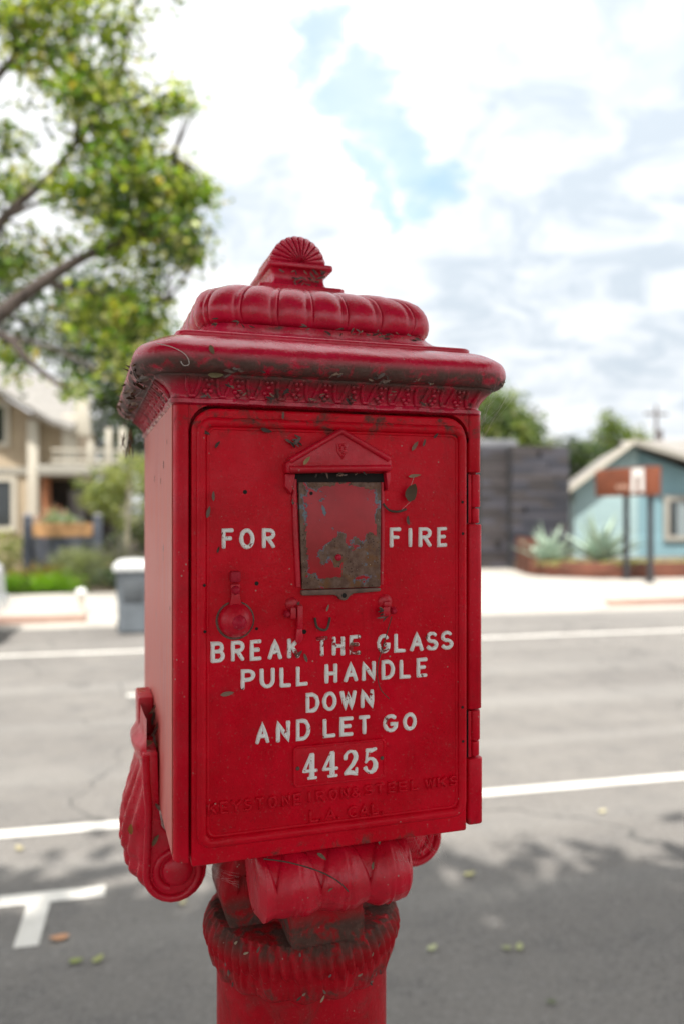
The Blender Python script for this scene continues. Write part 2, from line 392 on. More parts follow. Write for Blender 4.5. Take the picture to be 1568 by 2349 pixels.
M['dark_wood3'] = simple('brownish_charcoal_board', (0.044, 0.038, 0.040), .6, .4, 2.2, .4, 30, .004, stretch=(.15, 1, 1.4))
M['blue'] = simple('pale_blue_siding', (0.30, 0.42, 0.435), .7, .07, 1.2, .1, 20, .004)
M['blue_shaded'] = simple('shaded_blue_siding', (0.175, 0.30, 0.345), .7, .08, 1.2, .1, 20, .004)  # same siding on the shaded half, its shade put into the colour
M['corten'] = simple('rust_brown_steel', (0.125, 0.042, 0.024), .75, .3, 2.5, .3, 40, .003)
M['rust_sign'] = simple('rust_red_sign_face', (0.17, 0.045, 0.018), .7, .2, 3)
M['white'] = simple('white_paint', (0.8, 0.8, 0.78), .5, .03, 2)
M['black_metal'] = simple('black_steel', (0.030, 0.033, 0.040), .45, .2, 3)
M['bin'] = simple('grey_bin_plastic', (0.13, 0.15, 0.17), .5, .15, 4)
M['bin_lid'] = simple('pale_grey_lid', (0.48, 0.49, 0.49), .45, .05, 3)
M['rubber'] = simple('tyre_rubber', (0.02, 0.02, 0.022), .8)
M['rim'] = simple('wheel_alloy', (0.5, 0.5, 0.52), .35, .05, 3, metallic=.8)
M['carpaint'] = simple('white_car_paint', (0.78, 0.79, 0.8), .25, .02, 2)
M['tail'] = simple('lamp_lens', (0.5, 0.5, 0.52), .15)
M['glass'] = simple('dark_window_glass', (0.03, 0.036, 0.04), .08, .1, 1, spec=.6)
M['glass_pale'] = simple('blind_behind_glass', (0.21, 0.25, 0.265), .3, .08, 2)
M['dark_in'] = simple('porch_wall_shade', (0.035, 0.030, 0.028), .9, .2, 2)  # porch back wall, the shade under the balcony put into its colour
M['grey_roof'] = simple('grey_beige_shingle', (0.23, 0.215, 0.20), .9, .2, 6, .4, 25, .01)
M['wood_pole'] = simple('weathered_pole', (0.14, 0.13, 0.13), .9, .2, 3)
M['tan_trim'] = simple('greige_window_trim', (0.30, 0.285, 0.25), .6, .06, 2)
M['cob'] = simple('cobweb_silk', (0.62, 0.58, 0.56), .7, .05, 2)
M['bolt'] = red_paint('red_bolt_paint', base=(0.50, 0.010, 0.035), dust=0.15, bmp=0.3, rough=.28)

# ================================================================ SETTING: ground, road, pavement
def slab(name, e0, e1, n0, n1, z0, z1, mat, bevel=0.0):
    return structure(name, Geo().box(e0, e1, n0, n1, z0, z1), mat, bevel=bevel)
structure('ground', Geo().grid([[(x, y, -0.03) for y in (-400, -40, 40, 600)] for x in (-500, -60, 60, 600)]), M['far_ground'], fix=False)
structure('road', Geo().grid([[(x, y, 0.0) for y in np.linspace(1.75, 13.56, 9)] for x in np.linspace(-90, 130, 60)]), M['asphalt'], fix=False)
slab('near_pavement', -60, 90, -2.2, 1.6, -.1, .12, M['dark_concrete'])
slab('near_kerb', -60, 90, 1.603, 1.75, -.1, .125, M['concrete'], .015)
slab('near_verge', -60, 90, -30, -2.203, -.1, .11, M['earth'])
slab('far_pavement', -60, -1.1, 13.76, 17.3, -.1, .12, M['concrete'])
slab('driveway', -1.097, 8.3, 13.76, 23.0, -.1, .117, M['concrete'])
slab('far_pavement', 8.303, 90, 13.76, 23.0, -.1, .12, M['concrete'])
slab('far_kerb', -60, -2.9, 13.56, 13.757, -.1, .13, M['concrete'], .02)
slab('far_kerb', -2.897, -1.1, 13.56, 13.757, -.1, .13, M['kerb_red'], .02)
structure('driveway_apron', Geo().prism([(13.45, -.1), (13.757, -.1), (13.757, .115), (13.45, .02)], -1.097, 8.3, 'x'), M['concrete'])
slab('far_kerb', 8.303, 10.2, 13.56, 13.757, -.1, .13, M['kerb_red'], .02)
slab('far_kerb', 10.203, 90, 13.56, 13.757, -.1, .13, M['concrete'], .02)
def sheet(name, e0, e1, n0, n1, z, mat, ne=2):
    return structure(name, Geo().grid([[(x, y, z) for y in (n0, n1)] for x in np.linspace(e0, e1, ne)]), mat, fix=False)
sheet('gutter', -60, 90, 12.95, 13.558, .004, M['concrete'])
sheet('lane_line', -40, 90, 4.70, 4.81, .004, M['line'])
sheet('lane_line', -40, 90, 10.57, 10.70, .004, M['line'])
for k in range(-5, 12):
    sheet('lane_dash', -.28 + k * 9.0, -.28 + k * 9.0 + 2.7, 8.02, 8.13, .004, M['line'])
sheet('parking_mark', -1.4, -.235, 3.88, 3.99, .004, M['line'])
sheet('parking_mark', -.575, -.475, 3.50, 3.879, .004, M['line'])
# expansion joints of the pavements, cut as narrow dark grooves laid just above the slab
jm = simple('pavement_joint', (0.16, 0.15, 0.14), .9)
jg = Geo()
for e in np.arange(-12, -1.2, 1.55): jg.box(e, e + .018, 13.78, 17.28, .10, .1225)
for e in np.arange(9.0, 26, 1.55): jg.box(e, e + .018, 13.78, 20.0, .10, .1225)
jg.box(-12, -1.15, 15.4, 15.418, .10, .1225); jg.box(8.4, 26, 16.2, 16.218, .10, .1225)
structure('pavement_joint', jg, jm)
# sloping yard of the left house
structure('yard', Geo().prism([(17.303, -.1), (17.303, .12), (22, .24), (60, .3), (60, -.1)], -60, 3.0, 'x'), M['earth'])
structure('right_yard', Geo().prism([(23.003, -.1), (23.003, .12), (27, .2), (90, .4), (90, -.1)], 3.003, 120, 'x'), M['earth'])

# ================================================================ THE FIRE ALARM BOX
XC, YF = 0.2542, 0.8089              # middle of the box and its front plane in the world
OFF = (0, -0.15, -0.12)
alarm = thing('fire_alarm_box', 'old red cast iron fire alarm box on a red post, with white raised lettering', 'alarm box', (XC, YF + .15, .12))
def part(name, g, mat, parent=alarm, **kw):
    return build(name, g, mat, parent, off=OFF, **kw)

def rr(hx, y0, y1, r, n, x0=None):   # n points round a rounded rectangle, starting mid-front, with normals and arc length
    cx = 0.0; hy = (y1 - y0) / 2; cy = (y0 + y1) / 2
    L = [hx - r, math.pi / 2 * r, 2 * (hy - r), math.pi / 2 * r, 2 * (hx - r), math.pi / 2 * r, 2 * (hy - r), math.pi / 2 * r, hx - r]
    tot = sum(L); out = []
    for i in range(n):
        s = tot * i / n; d = s; k = 0
        while k < 8 and d > L[k]: d -= L[k]; k += 1
        def arc(ax, ay, a0): q = a0 + d / max(r, 1e-9); return (ax + r * math.cos(q), ay + r * math.sin(q), math.cos(q), math.sin(q))
        if k == 0: p = (d, y0, 0, -1)
        elif k == 1: p = arc(hx - r, y0 + r, -math.pi / 2)
        elif k == 2: p = (hx, y0 + r + d, 1, 0)
        elif k == 3: p = arc(hx - r, y1 - r, 0)
        elif k == 4: p = (hx - r - d, y1, 0, 1)
        elif k == 5: p = arc(-hx + r, y1 - r, math.pi / 2)
        elif k == 6: p = (-hx, y1 - r - d, -1, 0)
        elif k == 7: p = arc(-hx + r, y0 + r, math.pi)
        else: p = (-hx + r + d, y0, 0, -1)
        out.append((p[0] + cx, p[1], p[2], p[3], s))
    return out

# --- post, collar and capital
PC = 0.145
g = Geo().lathe([(.17, .12), (.17, .15), (.15, .17), (.135, .20), (.118, .24), (.106, .30), (.1037, .34), (.1037, .7), (.1037, 1.1), (.1037, 1.275)], 0, PC, 72)
part('post', g, M['red_post'])
def ringd(q, k):
    amp = [0, .0012, .0024, .0028, .0028, .0026, .0026, .0026, .002, .0][k]
    return amp * math.sin(q * 58 + .5 * math.sin(q * 5) - k * 0.62) + amp * .8 * math.sin(q * 17 + 1.0) * (k > 5)
g = Geo().lathe([(.098, 1.320), (.108, 1.3195), (.1135, 1.314), (.1172, 1.305), (.1182, 1.297), (.1168, 1.290), (.1135, 1.284), (.1095, 1.279), (.106, 1.276), (.1015, 1.2745)], 0, PC, 352, ringd)
part('collar', g, M['red_post'])
NQ = 720                             # fringe of rounded leaves lying down over the top of the post
rows = []
for k in range(NQ + 1):
    q = 2 * math.pi * k / NQ
    sc = abs(math.cos(q * 9 + .4)) ** .45; sc2 = abs(math.sin(q * 9 + .4)) ** .5
    row = []
    for v in np.linspace(0, 1, 14):
        drop = .024 + .011 * max(sc, .72 * sc2)
        rib_ = .0011 * math.cos(q * 54 + 2.2 * v * math.sin(q * 18 + .8)) * math.sin(math.pi * min(1, v + .15))
        rrad = .1150 - .0075 * v ** 1.3 + .0034 * (sc - .5) * min(1, v * 2) + rib_
        if v > .95: rrad -= .0035
        row.append((rrad * math.cos(q), PC + rrad * math.sin(q), 1.2915 - drop * min(v, .96) / .96))
    rows.append(row)
part('leaf_fringe', Geo().grid(rows), M['red_post'], fix=False, smooth=75)
# capital neck: a cross of four curved stems
def cross(s, a):
    p = [(a, -s), (a, -a), (s, -a), (s, a), (a, a), (a, s), (-a, s), (-a, a), (-s, a), (-s, -a), (-a, -a), (-a, -s)]
    return [(x + .002, y + PC) for x, y in p]
prof = [(1.447, .098, .050), (1.425, .090, .048), (1.405, .091, .046), (1.39, .096, .044), (1.373, .103, .042), (1.357, .1075, .0415), (1.345, .1065, .041), (1.33, .102, .041), (1.312, .095, .0405), (1.30, .094, .040)]
g = Geo().loft([[(x, y, z) for x, y in cross(s, a)] for z, s, a in prof])
part('capital', g, M['red_post'], bevel=.004, smooth=50)
g = Geo()
for k in range(4):                   # small ribs in the hollow beside the front stem
    xx = -.052 - k * .012
    g = Geo().tube([(xx, .108 + .002 * k, 1.315), (xx, .106 + .002 * k, 1.345), (xx, .100, 1.38)], .0042, 8)
    part('rib', g, M['red_post'])
    g = Geo().tube([(-xx + .004, .108 + .002 * k, 1.315), (-xx + .004, .106, 1.345), (-xx + .004, .100, 1.38)], .0042, 8)
    part('rib', g, M['red_post'])
g = Geo().box(-.038, .045, .040, .10, 1.312, 1.352)
part('plinth', g, M['red_post'], bevel=.002)

# --- front scroll with acanthus leaves
sp_ = [(.085, 1.425), (.070, 1.440), (.050, 1.443), (.030, 1.4425), (.014, 1.437), (.003, 1.427), (-.004, 1.413), (-.005, 1.400), (-.001, 1.388), (.008, 1.378), (.020, 1.372), (.036, 1.371), (.055, 1.377), (.070, 1.390)]
def catm(P, n):
    out = []; P = [Vector((*p, 0)) if len(p) == 2 else Vector(p) for p in P]
    for i in range(len(P) - 1):
        a, b, c, d = P[max(i - 1, 0)], P[i], P[i + 1], P[min(i + 2, len(P) - 1)]
        for k in range(n):
            t = k / n
            out.append(.5 * ((2 * b) + (-a + c) * t + (2 * a - 5 * b + 4 * c - d) * t * t + (-a + 3 * b - 3 * c + d) * t ** 3))
    out.append(P[-1]); return out
pf = catm(sp_, 8)
cen = Vector((.036, 1.407, 0))
rings = []
NX = 170
for i in range(NX + 1):
    x = -.084 + .170 * i / NX
    ring = []
    endf = min(1, min(i, NX - i) / 6.0)
    for j, p in enumerate(pf):
        t = j / (len(pf) - 1)
        w_ = max(0, math.sin(math.pi * min(1, max(0, (t - .18) / .72))))
        disp = 0
        for lc, sc in ((-.044, 1), (.008, 1.1), (.060, 1), (-.086, .8), (.098, .8)):
            du = (x - lc) / (.027 * sc)
            prog = (t - .22) / .62                     # 0 at the leaf tip, 1 at its foot
            if 0 < prog < 1.05:
                wid = math.sin(min(1, prog * 1.15) * math.pi * .62 + .12)
                if abs(du) < wid:
                    e_ = 1 - (abs(du) / wid) ** 2
                    disp = max(disp, (.0082 * e_ ** .40) + .0011 * math.cos(du * 9 - prog * 5 * (1 if du > 0 else -1)) * e_ + .0020 * max(0, 1 - abs(du) / .12))
        disp *= w_ * endf
        if t > .60: disp += .0014 * math.sin(x * 150) * w_ * endf
        d = (p - cen).normalized()
        sh_ = (1 - endf) * .003
        ring.append((x, p.x + d.x * (disp - sh_), p.y + d.y * (disp - sh_)))
    rings.append(ring)
part('scroll', Geo().loft(rings), M['red_plain'], smooth=55)

# --- side brackets with volutes
def bracket(sx):
    def q(x, z): return (sx * x, z)
    prof = [(-.1735, 1.517), (-.1905, 1.517), (-.1885, 1.48), (-.1865, 1.45), (-.1872, 1.42), (-.1895, 1.395)]
    for k in range(0, 15):
        a = math.pi + math.pi * 1.28 * k / 14
        prof.append((-.153 + .0372 * math.cos(a), 1.373 + .0372 * math.sin(a)))
    prof += [(-.158, 1.414), (-.1685, 1.428), (-.1715, 1.45)]
    g = Geo().prism([q(*p) for p in prof], .152, .29, 'y')
    br = part('side_bracket', g, M['red_plain'], bevel=.002)
    # upper tongue, set back
    g = Geo().prism([q(*p) for p in [(-.172, 1.40), (-.1885, 1.40), (-.1895, 1.50), (-.1905, 1.560), (-.1895, 1.563), (-.172, 1.563)]], .238, .30, 'y')
    part('tongue', g, M['red_plain'], br, bevel=.0015)
    # volute eye and the spiral lip
    g = Geo().dome((sx * -.1505, .152, 1.3745), .0185, .0085, 'y', 28, 6)
    part('volute_eye', g, M['red_plain'], br)
    pts = []
    for k in range(46):
        a = math.pi * 1.02 + k * .165
        r_ = .0335 - .0003 * k
        pts.append((sx * (-.153 + r_ * math.cos(a)), .152, 1.373 + r_ * math.sin(a)))
        if k > 44: break
    lip = [(sx * -.1875, .152, 1.514), (sx * -.1862, .152, 1.48), (sx * -.1838, .152, 1.45), (sx * -.1845, .152, 1.42)] + pts
    part('lip', Geo().tube(lip, .0046, 8), M['red_plain'], br, smooth=60)
    # carved leaf on the outer cheek
    rows = []
    NU, NV = 90, 30
    for i in range(NU + 1):
        t = i / NU; z = 1.556 - .216 * t
        xb = -.186 if z > 1.385 else -.153 - math.sqrt(max(0, .0352 ** 2 - (z - 1.373) ** 2))
        # bulge of the leaf: pointed tip on top, full belly below, curled in at the foot
        A = float(np.interp(-z, [-1.556, -1.53, -1.520, -1.512, -1.495, -1.47, -1.44, -1.415, -1.39, -1.37, -1.352, -1.34], [.002, .003, .015, .014, .007, .012, .021, .025, .023, .016, .008, .001]))
        row = []
        for j in range(NV + 1):
            v = j / NV; y = .156 + .132 * v
            e_ = math.sin(math.pi * v) ** .55 if 0 < v < 1 else 0
            c = v - .45
            fl = .0044 * math.sin(34 * abs(c) + 15 * t) * (t > .22) * e_ * min(1, (t - .22) * 6 if t > .22 else 0)
            lob = .004 * math.sin(t * 42 + 2) * max(0, t - .62) * 2.5 * e_
            x = xb - A * e_ - fl - lob
            row.append((sx * x, y, z))
        rows.append(row)
    part('leaf', Geo().grid(rows), M['red_plain'], br, fix=True, smooth=60)
    return br
bracket(1); bracket(-1)

# --- body of the box
rc_ = .012
pl = [(-.170, .41), (-.170, .012)]
for k in range(5):
    a = math.pi + math.pi / 2 * k / 4
    pl.append((-.170 + rc_ + rc_ * math.cos(a), rc_ + rc_ * math.sin(a)))
pl += [(-.1557, 0), (-.1557, .016), (.1545, .016), (.1545, .010), (.170, .012), (.170, .41)]
body = part('body', Geo().prism(pl, 1.447, 1.915, 'z'), M['red'], bevel=.0012, smooth=50)
# sheet of the left side, its paint faded by the sun
g = Geo().box(-.1712, -.1702, .0135, .405, 1.452, 1.911)
sd = part('side_panel', g, M['faded'], body); sd['label'] = 'sun faded pink left side'
for (y, z, r) in ((.10, 1.853, .0032), (.135, 1.836, .0028), (.06, 1.875, .002), (.22, 1.842, .003), (.03, 1.70, .0018)):
    g = Geo(); g.add([( -.1716, y + r * .7 * math.cos(a), z + r * 1.5 * math.sin(a)) for a in [2 * math.pi * i / 10 for i in range(10)]], [tuple(range(10))])
    part('rust_hole', g, M['hole'], body, fix=False)
# header above the door, following its rounded corners
hp = [(-.1557, 1.9145), (-.1557, 1.878)]
def carc(cx, cz, r, a0, a1, n=7): return [(cx + r * math.cos(rad(a0 + (a1 - a0) * k / n)), cz + r * math.sin(rad(a0 + (a1 - a0) * k / n))) for k in range(n + 1)]
hp += carc(-.1297, 1.883, .026, 180, 90) + carc(.1285, 1.883, .026, 90, 0) + [(.1545, 1.878), (.1545, 1.9145)]
part('header', Geo().prism(hp, .0005, .0155, 'y'), M['red'], body)

# --- door
DP = [(-.1532, 1.4430), (.1512, 1.4430)] + carc(.1272, 1.881, .024, 0, 90) + carc(-.1292, 1.881, .024, 90, 180)
door = part('door', Geo().prism(DP, -.002, .012, 'y'), M['red_door'], bevel=.0025, seg=3)
def rrect_path(x0, x1, z0, z1, r, y):
    pts = carc(x1 - r, z1 - r, r, 0, 90, 5) + carc(x0 + r, z1 - r, r, 90, 180, 5) + carc(x0 + r, z0 + r, r, 180, 270, 5) + carc(x1 - r, z0 + r, r, 270, 360, 5)
    return [(x, y, z) for x, z in pts]
def closed_tube(g, pts, r, ry, n=8):
    rings = []; N_ = len(pts)
    for i in range(N_):
        p = Vector(pts[i]); t = (Vector(pts[(i + 1) % N_]) - Vector(pts[i - 1])).normalized()
        a = t.cross(Vector((0, 1, 0))).normalized()
        rings.append([tuple(p + a * r * math.cos(q) + Vector((0, 1, 0)) * ry * math.sin(q)) for q in [2 * math.pi * k / n for k in range(n)]])
    rings.append(rings[0]); g.loft(rings, False, False)
g = Geo(); closed_tube(g, rrect_path(-.1435, .1452, 1.4655, 1.891, .011, -.0018), .0052, .0050, 10)
part('moulding', g, M['red_door'], door, smooth=70)
g = Geo(); closed_tube(g, rrect_path(-.1372, .1390, 1.4718, 1.8847, .008, -.0018), .0018, .0014, 8)
part('inner_bead', g, M['red_door'], door, smooth=70)

# --- raised lettering
def arc(cx, cy, rx, ry, a0, a1, n=10):
    return [(cx + rx * math.cos(rad(a0 + (a1 - a0) * k / n)), cy + ry * math.sin(rad(a0 + (a1 - a0) * k / n))) for k in range(n + 1)]
GL = {
 'A': [[(0, 0), (.5, 1), (1, 0)], [(.2, .34), (.8, .34)]],
 'B': [[(0, 0), (0, 1), (.55, 1)] + arc(.55, .77, .38, .23, 90, -90, 8) + [(0, .54)], [(.55, .54)] + arc(.55, .27, .45, .27, 90, -90, 8) + [(0, 0)]],
 'C': [arc(.55, .5, .55, .5, 48, 312, 16)],
 'D': [[(0, 0), (0, 1), (.42, 1)] + arc(.42, .5, .58, .5, 80, -80, 12) + [(.42, 0), (0, 0)]],
 'E': [[(1, 1), (0, 1), (0, 0), (1, 0)], [(0, .52), (.8, .52)]],
 'F': [[(1, 1), (0, 1), (0, 0)], [(0, .52), (.8, .52)]],
 'G': [arc(.52, .5, .52, .5, 50, 330, 16) + [(1, .44), (.58, .44)]],
 'H': [[(0, 0), (0, 1)], [(1, 0), (1, 1)], [(0, .5), (1, .5)]],
 'I': [[(.5, 0), (.5, 1)]],
 'K': [[(0, 0), (0, 1)], [(1, 1), (0, .42)], [(.3, .6), (1, 0)]],
 'L': [[(0, 1), (0, 0), (1, 0)]],
 'N': [[(0, 0), (0, 1), (1, 0), (1, 1)]],
 'O': [arc(.5, .5, .5, .5, 90, 450, 20)],
 'P': [[(0, 0), (0, 1), (.5, 1)] + arc(.5, .74, .5, .26, 90, -90, 8) + [(0, .48)]],
 'R': [[(0, 0), (0, 1), (.5, 1)] + arc(.5, .75, .5, .25, 90, -90, 8) + [(0, .5)], [(.45, .5), (1, 0)]],
 'S': [arc(.5, .745, .46, .255, 35, 262, 12) + arc(.5, .25, .5, .25, 85, -148, 12)],
 'T': [[(0, 1), (1, 1)], [(.5, 0), (.5, 1)]],
 'U': [[(0, 1), (0, .4)] + arc(.5, .4, .5, .4, 180, 360, 10) + [(1, 1)]],
 'W': [[(0, 1), (.26, 0), (.5, .9), (.74, 0), (1, 1)]],
 'Y': [[(0, 1), (.5, .5), (1, 1)], [(.5, 0), (.5, .5)]],
 '.': [[(.5, .02), (.5, .06)]],
 '&': [[(1, 0), (.25, .68)] + arc(.45, .82, .24, .18, 200, -20, 8) + [(.62, .68), (.12, .38)] + arc(.42, .22, .40, .22, 150, 300, 8) + [(1, .40)]],
}
def stroke(g, pts, r, hgt, y, var=None):
    # half round bar along a path in the x-z plane, with rounded ends
    P = [Vector((p[0], p[1])) for p in pts]
    Q = [P[0]]
    for p in P[1:]:
        if (p - Q[-1]).length > 1e-5: Q.append(p)
    P = Q; rr_ = var or [r] * len(P)
    closed = (P[0] - P[-1]).length < 1e-4
    K = [0, 25, 55, 90, 125, 155, 180]
    rings = []
    def ring(c, nrm, sc, hs):
        return [(c.x + nrm.x * sc * math.cos(rad(a)), y - hs * math.sin(rad(a)), c.y + nrm.y * sc * math.cos(rad(a))) for a in K]
    for i, p in enumerate(P):
        if closed: t0 = (P[i] - P[i - 1 if i else -2]).normalized(); t1 = (P[(i + 1) if i < len(P) - 1 else 1] - P[i]).normalized()
        else:
            t0 = (P[i] - P[i - 1]).normalized() if i else (P[1] - P[0]).normalized()
            t1 = (P[i + 1] - P[i]).normalized() if i < len(P) - 1 else t0
        t = (t0 + t1)
        t = t.normalized() if t.length > 1e-3 else t1
        nrm = Vector((-t.y, t.x)); mit = min(1.35, 1 / max(.5, nrm.dot(Vector((-t0.y, t0.x)))))
        if i == 0 and not closed:
            for k in (0.25, .75): rings.append(ring(p - t * rr_[i] * (1 - k) * .9, nrm, rr_[i] * math.sin(math.acos(1 - k)) , hgt * (.35 + .6 * k)))
        rings.append(ring(p, nrm, rr_[i] * mit, hgt))
        if i == len(P) - 1 and not closed:
            for k in (.75, 0.25): rings.append(ring(p + t * rr_[i] * (1 - k) * .9, nrm, rr_[i] * math.sin(math.acos(1 - k)), hgt * (.35 + .6 * k)))
    g.loft(rings, True, True, closed=True)
def letter(ch, x0, x1, zb, zt, r, hgt, mat, parent, name='letter', label=None, y=-.002):
    g = Geo()
    xa, xb, za, zt2 = x0 + r, x1 - r, zb + r * .9, zt - r * .9
    wob = [random.uniform(-.018, .018) for _ in range(8)]
    for si, st in enumerate(GL[ch]):
        pts = []
        for (u, v) in st:
            u2 = u + (wob[0] * v + wob[1] * (v - .5) ** 2); v2 = v + wob[2] * u
            pts.append((xa + u2 * (xb - xa), za + v2 * (zt2 - za)))
        # keep the bars at their weight with subdivided straights
        fine = [pts[0]]
        for a, b in zip(pts, pts[1:]):
            n_ = max(1, int(math.hypot(b[0] - a[0], b[1] - a[1]) / (r * 2.4)))
            fine += [(a[0] + (b[0] - a[0]) * k / n_, a[1] + (b[1] - a[1]) * k / n_) for k in range(1, n_ + 1)]
        cl = math.hypot(fine[0][0] - fine[-1][0], fine[0][1] - fine[-1][1]) < 1e-4
        var = [r * (1 + .24 * noise.noise(Vector((p[0] * 300, p[1] * 300, si)))) for p in fine]
        if cl: var[-1] = var[0]
        stroke(g, fine, r, hgt + .0002 * si, y, var)
    o = part(name, g, mat, parent, smooth=75)
    if label: o['label'] = label
    return o
W_, WW, WB = M['white_letter'], M['worn_letter'], M['bare_letter']
ROWS = [
 ('FOR', 1.7622, 1.7832, [-122.6, -110.6, -104.6, -89.4, -81.2, -67.7]),
 ('FIRE', 1.7612, 1.7832, [59.1, 72.0, 80.6, 85.0, 93.0, 107.8, 115.0, 126.8]),
 ('BREAK', 1.6472, 1.6686, [-133.8, -120.0, -113.3, -99.8, -93.8, -82.0, -75.1, -60.4, -54.3, -41.6]),
 ('THE', 1.6474, 1.6684, [-23.6, -10.9, -5.7, 7.4, 13.3, 25.8]),
 ('GLASS', 1.6472, 1.6682, [44.6, 59.1, 64.3, 77.5, 82.8, 98.3, 101.5, 115.7, 119.5, 134.1]),
 ('PULL', 1.6178, 1.6390, [-103.3, -88.9, -83.4, -68.2, -62.6, -50.6, -45.2, -32.5]),
 ('HANDLE', 1.6184, 1.6396, [-13.8, -0.5, 6.9, 22.2, 27.2, 42.2, 49.7, 64.3, 70.5, 83.4, 90.5, 103.0]),
 ('DOWN', 1.5893, 1.6100, [-34.5, -20.2, -16.4, -1.3, 3.0, 20.7, 25.8, 40.1]),
 ('AND', 1.5606, 1.5832, [-88.3, -73.7, -66.3, -52.0, -45.2, -30.2]),
 ('LET', 1.5612, 1.5818, [-15.8, -2.2, 2.5, 17.2, 23.1, 36.2]),
 ('GO', 1.5612, 1.5808, [51.6, 68.0, 74.5, 89.9]),
]
for wd, zb, zt, xs in ROWS:
    for k, ch in enumerate(wd):
        mt = W_; lb = None
        if wd == 'BREAK' and ch == 'K': mt = WW; lb = 'flaking letter K'
        if wd == 'THE': mt = WB if ch == 'T' else WW; lb = 'letter T with most of its white paint gone' if ch == 'T' else 'flaking letter ' + ch
        if wd == 'GLASS' and k == 0: mt = WW; lb = 'flaking letter G'
        letter(ch, xs[2 * k] / 1000 - .0004, xs[2 * k + 1] / 1000 + .0004, zb, zt, .00215, .0026, mt, door, label=lb)
for wd, zb, zt, xs in [
 ('KEYSTONE', 1.4935, 1.5068, [-138.0, -127.4, -125.3, -115.9, -114.1, -102.5, -101.1, -91.6, -88.9, -78.7, -75.7, -65.4, -61.2, -51.4, -49.2, -39.6]),
 ('IRON', 1.4945, 1.5072, [-32.5, -29.6, -24.5, -13.8, -10.6, 0.1, 2.5, 12.4]), ('&', 1.4945, 1.5068, [13.9, 25.2]),
 ('STEEL', 1.4950, 1.5074, [28.1, 39.5, 41.6, 53.1, 56.1, 65.9, 68.3, 79.7, 82.8, 93.7]),
 ('WKS', 1.4950, 1.5074, [99.0, 112.5, 114.1, 126.2, 128.4, 139.6]),
 ('L.A.', 1.4738, 1.4870, [-31.6, -20.7, -19.0, -16.7, -14.4, -2.2, -0.5, 1.9]),
 ('CAL.', 1.4736, 1.4868, [10.4, 22.2, 23.7, 35.0, 36.8, 46.1, 48.2, 51.3])]:
    for k, ch in enumerate(wd):
        letter(ch, xs[2 * k] / 1000, xs[2 * k + 1] / 1000, zb, zt, .0016, .0028, M['red_door'], door)

# --- number plate 4425
plate = part('number_plate', Geo().prism([(p[0], p[2]) for p in rrect_path(-.0485, .0532, 1.5128, 1.5552, .004, 0)], -.0038, .004, 'y'), M['red_door'], bevel=.0012)
g = Geo(); closed_tube(g, rrect_path(-.0475, .0522, 1.5138, 1.5542, .004, -.0036), .0014, .0012, 8)
part('plate_rim', g, M['red_door'], plate, smooth=70)
for x, z in ((-.0440, 1.5325), (.0495, 1.5345)):
    part('screw', Geo().dome((x, -.0036, z), .0022, .0016, 'y', 14, 4), M['brown_metal'], plate)
def fat(u0, u1, zb, zt, strokes):
    g = Geo()
    for k, (pts, var) in enumerate(strokes):
        P = [(u0 + a * (u1 - u0), zb + b * (zt - zb)) for a, b in pts]
        fine, fv = [P[0]], [var[0]]
        for (a, b, va, vb) in zip(P, P[1:], var, var[1:]):
            for j in range(1, 4): fine.append((a[0] + (b[0] - a[0]) * j / 3, a[1] + (b[1] - a[1]) * j / 3)); fv.append(va + (vb - va) * j / 3)
        stroke(g, fine, .002, .0020 + .0002 * k, -.0036, fv)
    return g
four = [([(.60, .98), (.10, .36)], [.0017, .0017]), ([(.06, .33), (.98, .33)], [.0018, .0018]), ([(.66, .96), (.66, .06)], [.0030, .0030]), ([(.40, .04), (.95, .04)], [.0016, .0016])]
two = [(arc(.5, .72, .38, .24, 190, -20, 9) + [(.66, .42), (.16, .12)], [.0024] * 2 + [.0017] * 4 + [.0027] * 4 + [.0024, .0018]), ([(.10, .07), (.5, .10), (.88, .04), (.93, .26)], [.0020, .0026, .0024, .0013])]
five = [([(.16, .93), (.55, .91), (.90, .97)], [.0022, .0026, .0018]), ([(.20, .92), (.15, .52)], [.0015, .0016]), (arc(.46, .31, .44, .28, 150, -160, 11), [.0015, .0015, .0016, .0019, .0024, .0029, .0031, .0029, .0024, .0019, .0017, .0026])]
for (x0, x1, st, dz) in ((-39.6, -22.5, four, 0), (-18.2, 0.2, four, 0), (5.0, 22.6, two, 0), (28.6, 44.4, five, 0)):
    part('digit', fat(x0 / 1000 + .001, x1 / 1000 - .001, 1.5200, 1.5462, st), W_, plate, smooth=75)

# --- hood (little pediment) over the glass plate
hpk = [(-.0590, 1.8395), (.0563, 1.8435), (.0566, 1.8555), (-.0007, 1.8878), (-.0592, 1.8510)]
hood = part('hood', Geo().prism(hpk, -.0165, .0, 'y'), M['red_plain'], bevel=.003, seg=3)
g = Geo()
g.tube([(-.0555, -.0165, 1.8525), (-.0007, -.0170, 1.8845), (.0530, -.0165, 1.8563)], .0034, 10)
g.tube([(-.0560, -.0165, 1.8438), (.0535, -.0165, 1.8470)], .0036, 10)
part('hood_rim', g, M['red_plain'], hood, smooth=60)
g = Geo().prism([(-.0060, 1.8715), (.0065, 1.8720), (.0062, 1.8640), (.0005, 1.8545), (-.0055, 1.8635)], -.0178, -.014, 'y')
part('crest', g, M['red_plain'], hood, bevel=.0008)
g = Geo()
for (x, z, r) in ((-.0022, 1.8690, .0020), (.0012, 1.8700, .0018), (.0030, 1.8665, .0019), (-.0018, 1.8650, .0021), (.0012, 1.8618, .0018), (.0005, 1.8580, .0013)):
    g.dome((x, -.0174, z), r, .0022, 'y', 10, 4)
part('crest_relief', g, M['red_plain'], hood)
g = Geo()                              # cheeks below the hood
